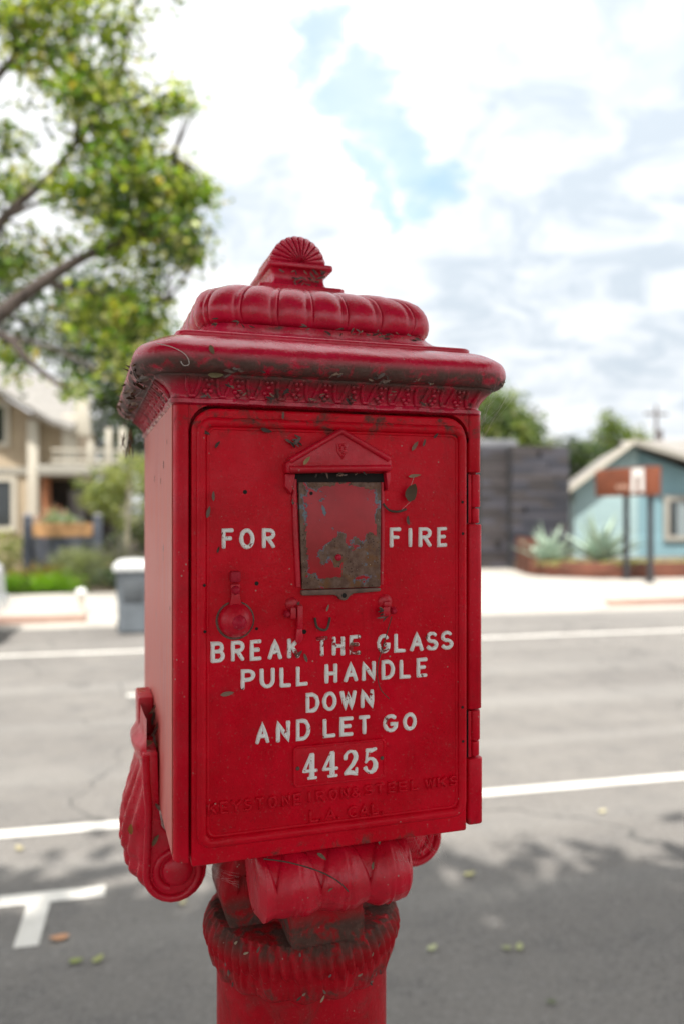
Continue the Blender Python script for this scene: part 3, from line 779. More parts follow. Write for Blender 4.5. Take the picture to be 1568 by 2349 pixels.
g.prism([(-.0590, 1.8395), (-.0590, 1.826), (-.0520, 1.818), (-.0475, 1.8395)], -.010, .0, 'y')
part('hood_cheek', g, M['red_plain'], hood, bevel=.0015); g = Geo()
g.prism([(.0562, 1.8430), (.0556, 1.832), (.0530, 1.822), (.0505, 1.8430)], -.013, .0, 'y')
part('hood_cheek', g, M['red_plain'], hood, bevel=.0015)
part('recess_shade', Geo().box(-.0470, .0520, -.0042, -.0005, 1.820, 1.8415), M['hole'], hood)  # black block under the hood, painting the shade of the hollow

# --- glass cover plate with peeling paint
cover_p = part('cover_plate', Geo().prism([(-.0440, 1.8310), (-.0398, 1.7195), (.0462, 1.7195), (.0472, 1.8320)], -.0075, -.001, 'y'), M['plate'], bevel=.0008)
cover_p['label'] = 'cover plate with red paint peeling off bare brown metal'
g = Geo()
g.tube([(-.0478, -.0030, 1.834), (-.0462, -.0035, 1.78), (-.0432, -.0035, 1.722)], .0032, 8)
part('side_rim', g, M['red_plain'], cover_p, smooth=60); g = Geo()
g.tube([(.0500, -.0030, 1.832), (.0500, -.0035, 1.78), (.0490, -.0035, 1.722)], .0024, 8)
part('side_rim', g, M['red_plain'], cover_p, smooth=60)
tb = [(-.0408, 1.7186), (-.0405, 1.7130), (-.006, 1.7128), (-.0010, 1.7108), (.0012, 1.7075), (.0051, 1.7062), (.0090, 1.7075), (.0112, 1.7108), (.0160, 1.7136), (.0462, 1.7150), (.0464, 1.7186)]
sill = part('sill', Geo().prism(tb, -.0085, -.001, 'y'), M['brown_metal'], cover_p, bevel=.001)
g = Geo(); g.add([(.0051 + .0026 * math.cos(a), -.0088, 1.7118 + .0026 * math.sin(a)) for a in [2 * math.pi * i / 12 for i in range(12)]], [tuple(range(12))])
part('screw_hole', g, M['hole'], cover_p, fix=False); g = Geo()
g.add([(-.0305 + .0019 * math.cos(a), -.0079, 1.8195 + .0019 * math.sin(a)) for a in [2 * math.pi * i / 12 for i in range(12)]], [tuple(range(12))])
part('screw_hole', g, M['hole'], cover_p, fix=False)
g = Geo().dome((-.0008, -.0075, 1.7520), .0037, .0025, 'y', 16, 4)
part('screw', g, M['bolt'], cover_p)

# --- keyhole cover at the left
key = part('keyhole_cover', Geo().dome((-.1092, -.002, 1.6900), .0180, .0190, 'y', 32, 9), M['red_plain'])
part('knob', Geo().dome((-.1080, -.0185, 1.6895), .0078, .0085, 'y', 8, 4).dome((-.1080, -.0262, 1.6895), .0035, .0015, 'y', 10, 3), M['bolt'], key)
g = Geo().prism([(-.1168, 1.7020), (-.1025, 1.7020), (-.1055, 1.7160), (-.1050, 1.7270), (-.1150, 1.7270), (-.1140, 1.7160)], -.0085, -.0015, 'y')
part('hasp', g, M['red_plain'], key, bevel=.0014)
part('hinge_block', Geo().box(-.1152, -.1052, -.0125, -.0015, 1.7290, 1.7400), M['bolt'], key, bevel=.0018)
part('rivet', Geo().dome((-.1096, -.0085, 1.7208), .0046, .0045, 'y', 14, 4), M['bolt'], key)
g = Geo()
closed_tube(g, [(-.1092 + .0185 * math.cos(a), -.0018, 1.6895 + .0185 * math.sin(a)) for a in [2 * math.pi * i / 28 for i in range(28)]], .0016, .0012, 8)
part('grime_ring', g, M['brown_metal'], key, smooth=70)

# --- two lugs with bolts under the glass
lug = part('lug', Geo().box(-.0535, -.0475, -.012, -.001, 1.6895, 1.7015).box(-.0465, -.0405, -.013, -.001, 1.6790, 1.7035).prism([(-.0465, 1.679), (-.0405, 1.681), (-.0390, 1.668), (-.0440, 1.662), (-.0475, 1.666)], -.009, -.004, 'y'), M['red_plain'], bevel=.0014)
part('bolt_head', Geo().dome((-.0560, -.0065, 1.6945), .0042, .0055, 'y', 6, 3), M['bolt'], lug)
part('bracket_foot', Geo().dome((-.0500, -.0015, 1.704), .0075, .004, 'y', 16, 5), M['red_plain'], lug)
lug2 = part('lug', Geo().box(.0480, .0565, -.011, -.001, 1.6885, 1.6985).box(.0500, .0590, -.008, -.001, 1.6960, 1.7040), M['red_plain'], bevel=.0016)
part('bolt_head', Geo().dome((.0618, -.0055, 1.6935), .0042, .005, 'y', 6, 3), M['bolt'], lug2)
part('bracket_foot', Geo().dome((.0535, -.0015, 1.703), .0085, .004, 'y', 16, 5), M['red_plain'], lug2)
g = Geo()
for (x, z, r) in ((-.087, 1.7265, .0022), (-.087, 1.6800, .0016), (-.099, 1.8205, .0022), (-.141, 1.7265, .0016), (-.1405, 1.680, .0016), (-.0365, 1.6745, .0024), (.1435, 1.811, .0016), (.1440, 1.776, .0016), (.1442, 1.545, .0016), (.1435, 1.583, .0016)):
    yy = -.0072 if abs(x) > .139 else -.0024
    g = Geo(); g.add([(x + r * math.cos(a), yy, z + r * math.sin(a)) for a in [2 * math.pi * i / 12 for i in range(12)]], [tuple(range(12))])
    part('rivet_hole', g, M['hole'], door, fix=False)

# --- hinge side: column and knuckles
def knuck(z0, z1, x0=.1548, x1=.1722, y0=.0005, r=.0075):
    p = [(x0, .016), (x0, y0 + .002), (x0 + .002, y0)] + [(x1 - r + r * math.sin(a), y0 + r - r * math.cos(a)) for a in [math.pi / 2 * k / 5 for k in range(6)]] + [(x1, .016)]
    return Geo().prism(p, z0, z1, 'z')
for z0, z1, kw in ((1.8445, 1.9140, {}), (1.5775, 1.7860, dict(x1=.1735)), (1.4475, 1.5215, dict(x1=.1745))):
    part('hinge_column', knuck(z0, z1, **kw), M['red'], bevel=.0012, smooth=50)
for z0, z1 in ((1.7875, 1.8425), (1.5235, 1.5755)):
    h = part('hinge', knuck(z0 + .018, z1, x0=.1600, x1=.1726, y0=.0018), M['red'], bevel=.0012, smooth=50)
    part('knuckle', knuck(z0, z0 + .0165, x0=.1610, x1=.1722, y0=.0030), M['red'], h, bevel=.0012, smooth=50)
    part('leaf_plate', Geo().box(.1550, .1590, .0020, .012, z0, z1), M['red'], h, bevel=.0008)
    part('gap', Geo().box(.1540, .1546, .0010, .016, z0, z1 + .001), M['hole'], h)  # black strip painting the shade between hinge and door

# --- cornice, roof, finial
B0, B1 = 0.0, .41
def ringz(off, z, r, n=220): return [(p[0], p[1], z) for p in rr(.170 + off, B0 - off, B1 + off, r, n)]
cp = [(-.002, 1.908, .012), (.0015, 1.9085, .012), (.0045, 1.910, .013), (.0045, 1.9138, .013), (.0020, 1.9152, .013)]
for k in range(9):
    t = k / 8; cp.append((.002 + .0165 * t ** 1.8, 1.9155 + .0185 * t, .014 + .008 * t))
cp += [(.0195, 1.9350, .024), (.0195, 1.9365, .024), (.0225, 1.9372, .026)]
for k in range(11):
    a = -math.pi / 2 + math.pi * .80 * (k + .5) / 10.5
    cp.append((.0255 + .0150 * math.cos(a), 1.9520 + .0148 * math.sin(a), .030 + .014 * math.cos(a)))
cp += [(.0275, 1.9682, .034), (.0195, 1.9722, .028), (.0105, 1.9758, .022), (.001, 1.9780, .016), (-.02, 1.9785, .014)]
rings = []
for off, z, r in cp:
    ring = []
    for p in rr(.170 + off * .86, B0 - off, B1 + off, r * 1.15, 360):
        j = .0006 * noise.noise(Vector((p[0] * 30, p[1] * 30, z * 40))) + .0004 * noise.noise(Vector((p[0] * 90, p[1] * 90, z * 90)))
        ring.append((p[0] + p[2] * j - off * .13, p[1] + p[3] * j, z + j))
    rings.append(ring)
cornice = part('cornice', Geo().loft(rings), M['red_roof'], smooth=60)
# cast leaf and dart ornament under the roll
def orn_pt(u, v, out):                # u along the front, v 0 bottom .. 1 top of the cove
    t = v; off = .002 + .0165 * t ** 1.8 + out
    return off, 1.9155 + .0185 * t
og = Geo()
def place(side, u, v, out):
    off, z = orn_pt(u, v, out)
    if side == 'f': return (u, B0 - off, z)
    if side == 'l': return (-.170 - off * .99, .205 + u, z)
    return (.170 + off * .73, .205 + u, z)
for side, half in (('f', .168), ('l', .198), ('r', .198)):
    npd = int(round(2 * half / .030)); step = 2 * half / npd
    for i in range(npd):
        c = -half + step * (i + .5)
        # U shaped dart
        for s_ in (-1, 1):
            og.tube([place(side, c + s_ * .0072, .98, .0006), place(side, c + s_ * .0060, .55, .0010), place(side, c + s_ * .0030, .10, .0008)], .0020, 7)
        og.tube([place(side, c - .0032, .08, .0008), place(side, c + .0032, .08, .0008)], .0021, 7)
        # trefoil leaf between the darts
        d = c + step / 2
        if i < npd - 1:
            for (du, v, r) in ((0, .16, .0030), (-.0030, .34, .0028), (.0030, .34, .0028), (0, .62, .0028), (-.0024, .85, .0022), (.0024, .85, .0022)):
                pc = place(side, d + du, v, 0.0)
                rings_ = []
                for k in range(4):
                    q = k / 4 * math.pi / 2
                    rg_ = []
                    for a in [2 * math.pi * m / 10 for m in range(10)]:
                        cu, cv = r * math.cos(q) * math.cos(a), r * math.cos(q) * math.sin(a)
                        hh = .0040 * math.sin(q)
                        rg_.append((pc[0] + cu, pc[1] - hh, pc[2] + cv) if side == 'f' else ((pc[0] - hh if side == 'l' else pc[0] + hh), pc[1] + cu, pc[2] + cv))
                    rings_.append(rg_)
                og.loft(rings_)
part('leaf_moulding', og, M['red_roof'], cornice, smooth=70)
# ledge and cavetto
rg = []
for hx, y0, z, r in ((.150, .030, 1.9745, .010), (.1600, .0190, 1.9765, .012), (.1650, .0140, 1.9790, .012), (.1665, .0125, 1.9805, .012), (.1665, .0125, 1.9850, .012), (.1652, .0138, 1.9866, .012), (.153, .026, 1.9876, .014), (.145, .034, 1.9905, .02), (.139, .040, 1.9950, .025), (.135, .044, 2.000, .03), (.132, .047, 2.0045, .03), (.10, .08, 2.0055, .03)):
    rg.append([(p[0], p[1], z) for p in rr(hx, y0, .41 - y0, r, 240)])
roof = part('roof', Geo().loft(rg), M['red_roof'], smooth=50)
# gadrooned cushion
NP = 840
rg = []
cu = [(0.1272, 0.0560, 1.9975, 0.035, 0), (0.1339, 0.0490, 1.9996, 0.036, 0.5), (0.1375, 0.0455, 2.0043, 0.037, 0.8), (0.1393, 0.0435, 2.0111, 0.038, 1), (0.1393, 0.0435, 2.0185, 0.038, 1), (0.1378, 0.0455, 2.0269, 0.038, 1), (0.1349, 0.0490, 2.0348, 0.038, 1), (0.1303, 0.0540, 2.0416, 0.037, 0.95), (0.1236, 0.0610, 2.0474, 0.036, 0.85), (0.1154, 0.0700, 2.0521, 0.034, 0.7), (0.1051, 0.0810, 2.0558, 0.032, 0.5), (0.0927, 0.0950, 2.0594, 0.03, 0.3), (0.0783, 0.1120, 2.0631, 0.028, 0.15), (0.0618, 0.1320, 2.0668, 0.024, 0), (0.0412, 0.1550, 2.0699, 0.02, 0)]
base = rr(.1393, .0435, .3665, .038, NP)
tot = base[-1][4] * NP / (NP - 1); per = tot / round(tot / .0405)
for hx, y0, z, r, amp in cu:
    z = 2.068 - (2.068 - z) * .89; hx *= 1.012
    ring = []
    for k, p in enumerate(rr(hx, y0, .41 - y0, r, NP)):
        u = ((base[k][4] + .3 * per) / per) % 1.0
        b_ = math.sqrt(max(0, 1 - ((u - .41) / .41) ** 2)) if u < .82 else .62 * math.sqrt(max(0, 1 - ((u - .91) / .09) ** 2))
        d = -.0050 * amp * (1 - b_) + .0006 * noise.noise(Vector((p[0] * 60, p[1] * 60, z * 60)))
        ring.append((p[0] + p[2] * d, p[1] + p[3] * d, z + d * .6 * min(1, max(0, (z - 2.02) / .03))))
    rg.append(ring)
part('cushion', Geo().loft(rg), M['red_roof'], roof, smooth=75)
# finial: two plates, a waisted block and a scallop shell
g = Geo()
for hx, y0, y1, z0, z1 in ((.0540, .138, .272, 2.0600, 2.0795),):
    g.loft([[(p[0], p[1], z) for p in rr(hx, y0, y1, .004, 60)] for z in (z0, z1 - .0006)])
fin = part('finial', g, M['red_roof'], bevel=.0012)
rg = []
for hx, y0, z in ((.0430, .148, 2.0790), (.0385, .153, 2.0815), (.0350, .157, 2.0855), (.0335, .159, 2.0905), (.0335, .159, 2.0955), (.0345, .157, 2.1000), (.0370, .154, 2.1030)):
    rg.append([(p[0], p[1], z) for p in rr(hx, y0, .41 - y0, .003, 60)])
part('waist', Geo().loft(rg), M['red_roof'], fin, smooth=50)
g = Geo().loft([[(p[0], p[1], z) for p in rr(.0425, .147, .263, .003, 60)] for z in (2.1033, 2.1095)])
part('cap_plate', g, M['red_roof'], fin, bevel=.0016)
# scallop shell, ribs fanning up from the middle of its foot
NRIB = 13
FZ = .0055
def shell_side(y_front, sgn):
    rows = []
    for i in range(105):
        a = math.pi * (1.0 - i / 104)
        row = []
        for j in range(12):
            t = j / 11
            edge = 1 + .030 * abs(math.cos(a * NRIB)) ** .7
            rad_x, rad_z = .0355 * edge, .0370 * edge
            fl = .0042 * (abs(math.cos(a * NRIB)) ** .8 - .5) * (0.35 + t)
            bulge = .013 * math.cos(t * math.pi / 2)
            row.append((rad_x * t * math.cos(a), y_front + sgn * (bulge + fl * (t < .99)), 2.1095 + rad_z * t * math.sin(a)))
        rows.append(row)
    return rows
fr_, bk_ = shell_side(.164, -1), shell_side(.246, 1)
g = Geo().grid(fr_); g.grid(bk_)
g.grid([[a[-1], (a[-1][0] * .985, (a[-1][1] + b[-1][1]) / 2, 2.1095 + (a[-1][2] - 2.1095) * .985), b[-1]] for a, b in zip(fr_, bk_)])
part('shell', g, M['red_roof'], fin, smooth=40, fix=False)

# ================================================================ litter and cobwebs on the box
def blade(g, c, L, wdt, a, tilt, col, fold=.25, curl=.2, yaw=0.0):
    # a curled dry leaf, in the x-z plane turned by a, pushed out along -y
    n = 5; ca, sa = math.cos(a), math.sin(a); rows = []
    for i in range(n + 1):
        t = i / n - .5; hw = wdt * .5 * math.sqrt(max(0.02, 1 - (2 * t) ** 2)) * (1.1 - .4 * t)
        row = []
        for s_ in (-1, 0, 1):
            u, v = t * L, s_ * hw
            out = curl * L * (t * t * 4 - .5) + fold * abs(v) * 1.2 + tilt * u
            x, z = u * ca - v * sa, u * sa + v * ca
            y = -out
            x, y = x * math.cos(yaw) - y * math.sin(yaw), x * math.sin(yaw) + y * math.cos(yaw)
            row.append((c[0] + x, c[1] + y, c[2] + z))
        rows.append(row)
    k0 = len(g.v); g.grid(rows)
    g.cols = getattr(g, 'cols', []) + [col] * (len(g.v) - k0)
def col_attr(o, cols):
    me = o.data; at = me.color_attributes.new('leafcol', 'FLOAT_COLOR', 'POINT')
    at.data.foreach_set('color', np.array([(*c, 1) for c in cols], dtype=np.float32).ravel())
DRY = [(.13, .085, .072), (.17, .115, .095), (.07, .044, .038), (.24, .16, .12), (.05, .034, .030), (.15, .115, .11)]
def box_world(x, y, z): return (XC + x, YF + y, z)
lit = Geo()
def scatter(n, fx, fy, fz, L=(.004, .010), yaw=0.0):
    for _ in range(n):
        l = random.uniform(*L)
        blade(lit, (fx(), fy(), fz()), l, l * random.uniform(.14, .32), random.uniform(-1.0, 1.0) + random.choice((0, math.pi)), random.uniform(-.5, .5), random.choice(DRY), .3, random.uniform(-.3, .3), yaw + random.uniform(-.4, .4))
U = random.uniform
# at the foot of the cushion
for cx, sp, n in ((-.118, .010, 5), (-.092, .010, 5), (-.02, .012, 3), (.008, .008, 2), (.030, .014, 7), (.058, .014, 9), (.085, .014, 7), (.105, .008, 4)):
    scatter(n, lambda: cx + U(-sp, sp), lambda: U(.033, .043), lambda: U(1.997, 2.005))
# on the finial, between its plates
scatter(15, lambda: U(-.008, .024), lambda: U(.149, .154), lambda: U(2.0815, 2.0915), (.005, .010))
scatter(12, lambda: U(-.026, .032), lambda: U(.148, .153), lambda: U(2.0935, 2.1035), (.005, .011))
# stuck to the underside of the roll, all along the front
for cx, cz, sp, n in ((-.012, 1.9430, .010, 14), (.034, 1.9390, .010, 8), (-.115, 1.938, .008, 7), (.135, 1.946, .014, 10), (.168, 1.948, .010, 12), (.185, 1.944, .006, 6), (.09, 1.940, .02, 6), (-.06, 1.943, .03, 6), (-.160, 1.946, .012, 6)):
    scatter(n, lambda: cx + U(-sp, sp), lambda: -.0335 - U(0, .003) + (abs(cx) > .16) * .014, lambda: cz + U(-.005, .005), (.004, .011))
for cx, cz in ((-.118, 1.927), (-.105, 1.920), (-.075, 1.917), (-.06, 1.922), (-.14, 1.917), (-.02, 1.922), (.012, 1.918), (.058, 1.927), (.095, 1.919), (-.03, 1.915)):
    scatter(2, lambda: cx + U(-.004, .004), lambda: -.013, lambda: cz + U(-.003, .003), (.005, .010))
# thick mat along the left side of the cornice
for k in range(100):
    y = U(-.01, .43); z = U(1.927, 1.953); l = U(.006, .015)
    blade(lit, (-.2085 + (1.955 - z) * .35 + U(-.004, .003), y, z), l, l * U(.2, .4), U(-1.5, 1.5), U(-.8, .8), random.choice(DRY + [(.20, .16, .14), (.24, .18, .15)]), .4, U(-.4, .4), U(1.0, 2.0))
for k in range(16):                  # shreds hanging from its rear end
    y = U(.36, .44); l = U(.012, .03)
    blade(lit, (-.196 + U(-.008, .006), y, 1.918 - U(0, .035)), l, l * .2, math.pi / 2 + U(-.5, .5), 0, random.choice(DRY + [(.16, .05, .015)]), .3, U(-.3, .3), 1.2)
# by the hood and the glass
scatter(9, lambda: U(-.056, -.042), lambda: U(-.008, -.005), lambda: U(1.868, 1.880), (.006, .011))
scatter(10, lambda: U(-.030, .050), lambda: U(-.016, -.012), lambda: U(1.8375, 1.8415), (.004, .008))
scatter(9, lambda: U(.044, .052), lambda: -.010, lambda: U(1.684, 1.697), (.006, .011))
for (x, z, a, l) in ((-.078, 1.884, -.2, .013), (-.128, 1.868, .9, .009), (-.14, 1.880, -.4, .01), (.112, 1.884, .8, .008), (.087, 1.872, 1.0, .012), (.098, 1.876, 1.2, .009), (-.132, 1.816, 1.5, .010), (-.137, 1.800, 1.4, .012), (-.049, 1.812, 1.4, .009), (-.045, 1.806, 1.6, .008), (-.044, 1.703, 1.3, .009), (-.012, 1.699, 1.2, .008), (-.127, 1.762, 1.3, .007), (.079, 1.791, 1.8, .011), (-.118, 1.616, .1, .014), (-.06, 1.90, 1.5, .008), (-.043, 1.652, .9, .01), (-.036, 1.648, 1.9, .01)):
    blade(lit, (x, -.0055, z), l, l * .3, a, U(-.2, .2), random.choice(DRY[:4]), .3, U(0, .3), U(-.3, .3))
# on the scroll, in the gap of the side bracket, on the collar
for (x, y, z, a, l) in ((.036, -.012, 1.424, 1.5, .009), (.048, .0, 1.4445, 1.5, .009), (-.020, -.01, 1.4405, -.7, .012), (-.012, -.016, 1.407, .5, .006)):
    blade(lit, (x, y, z), l, l * .28, a, .1, (.16, .12, .08), .3, .2, 0)
for k in range(26):
    blade(lit, (-.1735 + U(-.003, .002), U(.140, .236), U(1.40, 1.56)), U(.008, .018), .003, math.pi / 2 + U(-.7, .7), 0, random.choice(DRY + [(.22, .13, .05)]), .3, U(-.3, .3), U(-.5, .8))
for k in range(40):
    a = U(math.pi * 1.1, math.pi * 1.95); r_ = U(.108, .122)
    blade(lit, (r_ * math.cos(a), PC + r_ * math.sin(a), U(1.262, 1.318)), U(.004, .009), .0022, U(0, 3), 0, random.choice(DRY + [(.35, .28, .2)]), .3, 0, a + math.pi / 2)
o = build('leaf_litter', lit, M['dry'], fix=False, smooth=80); o.location = (XC, YF, 0)
o['kind'] = 'stuff'; o['label'] = 'grey brown leaf litter caught on ledges of the red alarm box'
col_attr(o, lit.cols)

# single leaves and twigs that one can pick out
def single(name, label, cat, make, cols=None, mat=None, group=None):
    g = Geo(); make(g)
    o = build(name, g, mat or M['dry'], fix=False, smooth=80); o.location = (XC, YF, 0); tag(o, label, cat, group)
    if hasattr(g, 'cols'): col_attr(o, g.cols)
    return o
M['twig'] = simple('dry_twig', (0.085, 0.062, 0.05), .9, .3, 80)
single('dry_leaf', 'curled brown leaf hanging by a thread right of the hood', 'leaf', lambda g: blade(g, (.0815, -.008, 1.8210), .020, .012, 1.25, .1, (.10, .068, .042), .35, .25))
single('dry_leaf', 'thin pale leaf caught at the top end of the hanging thread', 'leaf', lambda g: blade(g, (.086, -.006, 1.8395), .014, .0032, .15, .1, (.30, .23, .15), .3, .2))
single('dry_leaf', 'yellowish leaf lying on the left slope of the hood', 'leaf', lambda g: blade(g, (-.0395, -.0225, 1.8525), .0105, .0036, .9, .1, (.33, .24, .12), .3, .2))
single('dry_leaf', 'olive sliver of leaf lodged under the left part of the cornice', 'leaf', lambda g: blade(g, (-.1325, -.0235, 1.9350), .0150, .0045, .03, .1, (.22, .19, .10), .3, .25))
single('dry_leaf', 'brown leaf standing on the roll at the left of the cornice front', 'leaf', lambda g: blade(g, (-.1390, -.0420, 1.9560), .0095, .0042, -1.2, .1, (.16, .12, .07), .3, .2))
single('dry_leaf', 'amber leaf clinging to the left bracket beside its lip', 'leaf', lambda g: blade(g, (-.2040, .165, 1.425), .014, .006, 1.8, .1, (.32, .19, .07), .3, .2, .6))
single('dry_leaf', 'straw coloured leaf on the ledge of the left bracket block', 'leaf', lambda g: blade(g, (-.1845, .175, 1.5215), .014, .007, .35, .2, (.30, .21, .12), .4, .3, .3))
single('dry_leaf', 'rolled brown leaf on the left bracket above its volute', 'leaf', lambda g: blade(g, (-.1765, .148, 1.4150), .015, .0045, 1.1, .1, (.17, .11, .06), .5, .2))
def tw(pts, r): return lambda g: g.tube([tuple(p) for p in catm(pts, 5)], r, 6)
single('twig', 'thin curved twig lying across the front scroll', 'twig', tw([(-.080, -.004, 1.4430), (-.055, -.010, 1.4385), (-.025, -.016, 1.428), (-.005, -.019, 1.416), (.006, -.020, 1.404)], .0007), mat=M['twig'])
single('twig', 'sagging dark twig right of the cover plate', 'twig', tw([(.050, -.006, 1.8090), (.056, -.008, 1.8020), (.066, -.009, 1.8005), (.076, -.007, 1.8030)], .0013), mat=M['twig'])
single('stem', 'long hair thin stem dangling past the word GLASS', 'stem', tw([(.0575, -.012, 1.688), (.050, -.011, 1.663), (.042, -.010, 1.634), (.045, -.009, 1.612), (.056, -.008, 1.599)], .0005), mat=M['twig'])
single('stem', 'pale hooked stem curling under the left corner of the roll', 'stem', tw([(-.190, -.036, 1.960), (-.176, -.042, 1.956), (-.164, -.041, 1.950), (-.160, -.039, 1.942), (-.165, -.038, 1.940), (-.168, -.038, 1.944)], .00035), mat=M['cob'])
single('insect_case', 'small horseshoe shaped nest of debris below the cover plate', 'nest', tw([(-.0255, -.004, 1.6890), (-.0240, -.006, 1.6800), (-.0190, -.007, 1.6765), (-.0130, -.007, 1.6775), (-.0095, -.006, 1.6890)], .0014), mat=M['twig'])
cg = Geo()
def strand(a, b, sag, r=.00007):
    a, b = Vector(a), Vector(b)
    pts = [a.lerp(b, t) + Vector((0, 0, -sag * 4 * t * (1 - t))) for t in (0, .25, .5, .75, 1)]
    cg.tube(pts, r, 3)
for k in range(22): strand((U(.085, .135), U(.0, .02), U(1.440, 1.462)), (U(.088, .15), U(.02, .12), U(1.38, 1.43)), U(-.004, .006), .00007)
for k in range(10): strand((U(.060, .09), -.010, U(1.425, 1.44)), (U(.075, .085), -.006, U(1.38, 1.42)), U(0, .004), .00005)
for k in range(8): strand((-.120, .14, U(1.37, 1.40)), (-.09, .08, U(1.375, 1.395)), .004, .00006)
for k in range(14): strand((U(.165, .2), U(-.03, .0), U(1.925, 1.945)), (.172, U(.0, .02), U(1.87, 1.915)), 0, .00006)
strand((.0815, -.008, 1.829), (.086, -.006, 1.8385), 0, .0002); strand((.0815, -.008, 1.812), (.070, -.008, 1.802), 0, .00012)
o = build('cobweb', cg, M['cob'], fix=False); o.location = (XC, YF, 0); o['kind'] = 'stuff'; o['label'] = 'fine cobweb threads strung over the red alarm box'

# ================================================================ FOLIAGE
def leaves(name, centers, sig, per, L, palette, mat, parent=None, aspect=.5, up=.5, stuff=True, loc=(0, 0, 0)):
    centers = np.asarray(centers, float); K = len(centers); N_ = K * per
    sig = np.asarray(sig, float)
    P = np.repeat(centers, per, 0) + rng.normal(size=(N_, 3)) * sig
    nrm = rng.normal(size=(N_, 3)); nrm[:, 2] += up; nrm /= np.linalg.norm(nrm, axis=1, keepdims=True)
    a = np.cross(nrm, rng.normal(size=(N_, 3))); a /= np.linalg.norm(a, axis=1, keepdims=True)
    b = np.cross(nrm, a)
    l = (L * rng.uniform(.65, 1.3, N_))[:, None]
    wd = l * aspect
    V = np.empty((N_, 4, 3))
    V[:, 0] = P - a * l * .5; V[:, 1] = P + b * wd * .5 + nrm * wd * .18; V[:, 2] = P + a * l * .5 - nrm * l * .1; V[:, 3] = P - b * wd * .5 + nrm * wd * .18
    pal = np.array([p[:3] for p in palette]); wt = np.array([p[3] for p in palette], float); wt /= wt.sum()
    # leaves of one clump tend to one tint
    ci = np.repeat(rng.choice(len(pal), K, p=wt), per); ri = rng.choice(len(pal), N_, p=wt)
    idx = np.where(rng.random(N_) < .45, ci, ri)
    C = pal[idx] * rng.uniform(.7, 1.3, (N_, 1))
    me = bpy.data.meshes.new(name)
    me.vertices.add(N_ * 4); me.vertices.foreach_set('co', (V.reshape(-1, 3) - np.array(loc)).astype(np.float32).ravel())
    f = np.arange(N_)[:, None] * 4
    tri = np.concatenate([f + 0, f + 1, f + 2, f + 0, f + 2, f + 3], 1).reshape(-1, 3)
    me.loops.add(tri.size); me.loops.foreach_set('vertex_index', tri.ravel().astype(np.int32))
    me.polygons.add(len(tri)); me.polygons.foreach_set('loop_start', (np.arange(len(tri)) * 3).astype(np.int32))
    me.update(calc_edges=True)
    at = me.color_attributes.new('leafcol', 'FLOAT_COLOR', 'POINT')
    at.data.foreach_set('color', np.concatenate([np.repeat(C, 4, 0), np.ones((N_ * 4, 1))], 1).astype(np.float32).ravel())
    me.materials.append(mat)
    o = bpy.data.objects.new(name, me); COL.objects.link(o)
    if parent: o.parent = parent
    if stuff: o['kind'] = 'stuff'
    return o
def blob_points(blobs, lo=.35):       # (e, n, z, re, rn, rz, count)
    out = []
    for (e, n, z, a, b, c, k) in blobs:
        d = rng.normal(size=(k, 3)); d /= np.linalg.norm(d, axis=1, keepdims=True)
        r = (lo ** 3 + (1 - lo ** 3) * rng.random(k)) ** (1 / 3)
        out.append(np.stack([e + d[:, 0] * r * a, n + d[:, 1] * r * b, z + d[:, 2] * r * c], 1))
    return np.concatenate(out)
def tree(label, base, blobs, per, sig, L, palette, limbs=(), trunk_h=3.0, tr=.2, name='tree', group=None, bark='bark', twigs=0, cat='tree', part_name='crown', aspect=.5, lo=.35):
    e, n, z0 = base
    t = thing(name, label, cat, R(e, n, z0), ROAD, group)
    g = Geo().tube([(0, 0, 0), (.03, .02, trunk_h * .3), (-.04, .03, trunk_h * .7), (0, 0, trunk_h)], [tr * 1.35, tr * 1.05, tr * .95, tr * .85], 12)
    build('trunk' if cat == 'tree' else 'stem', g, M[bark], t)
    cs = blob_points(blobs, lo); loc = np.array([e, n, z0])
    for pts, r0, r1 in limbs:
        P = catm([(p[0] - e, p[1] - n, p[2] - z0) for p in pts], 4)
        g = Geo().tube([tuple(p) for p in P], [r0 + (r1 - r0) * i / (len(P) - 1) for i in range(len(P))], 9)
        build('limb', g, M[bark], t)
    if twigs:
        g = Geo(); anchors = [Vector(p) for pts, _, _ in limbs for p in pts[1:]] or [Vector((e, n, z0 + trunk_h))]
        for c in cs[rng.choice(len(cs), min(twigs, len(cs)), replace=False)]:
            c = Vector(c); a = min(anchors, key=lambda q: (q - c).length)
            m = a.lerp(c, .5) + Vector((U(-.2, .2), U(-.2, .2), U(-.1, .25)))
            g.tube([tuple(p - Vector((e, n, z0))) for p in (a, m, c)], [.035, .022, .008], 5)
        tw_ = build('twig', g, M[bark], t, fix=False); tw_['kind'] = 'stuff'
    leaves(part_name, cs, sig, per, L, palette, M['leaf'], t, loc=loc, aspect=aspect)
    return t
PAL_MAIN = [(.13, .24, .03, 3.4), (.34, .40, .055, 2.6), (.034, .07, .02, 2.6), (.40, .31, .045, .4), (.50, .50, .28, 1.4), (.20, .25, .045, 2)]
PAL_DARK = [(.045, .080, .035, 3), (.08, .12, .05, 2), (.020, .035, .018, 2), (.09, .11, .05, .6)]
PAL_MID = [(.14, .21, .065, 2), (.22, .27, .09, 1.5), (.05, .09, .03, 2), (.24, .26, .10, .6)]

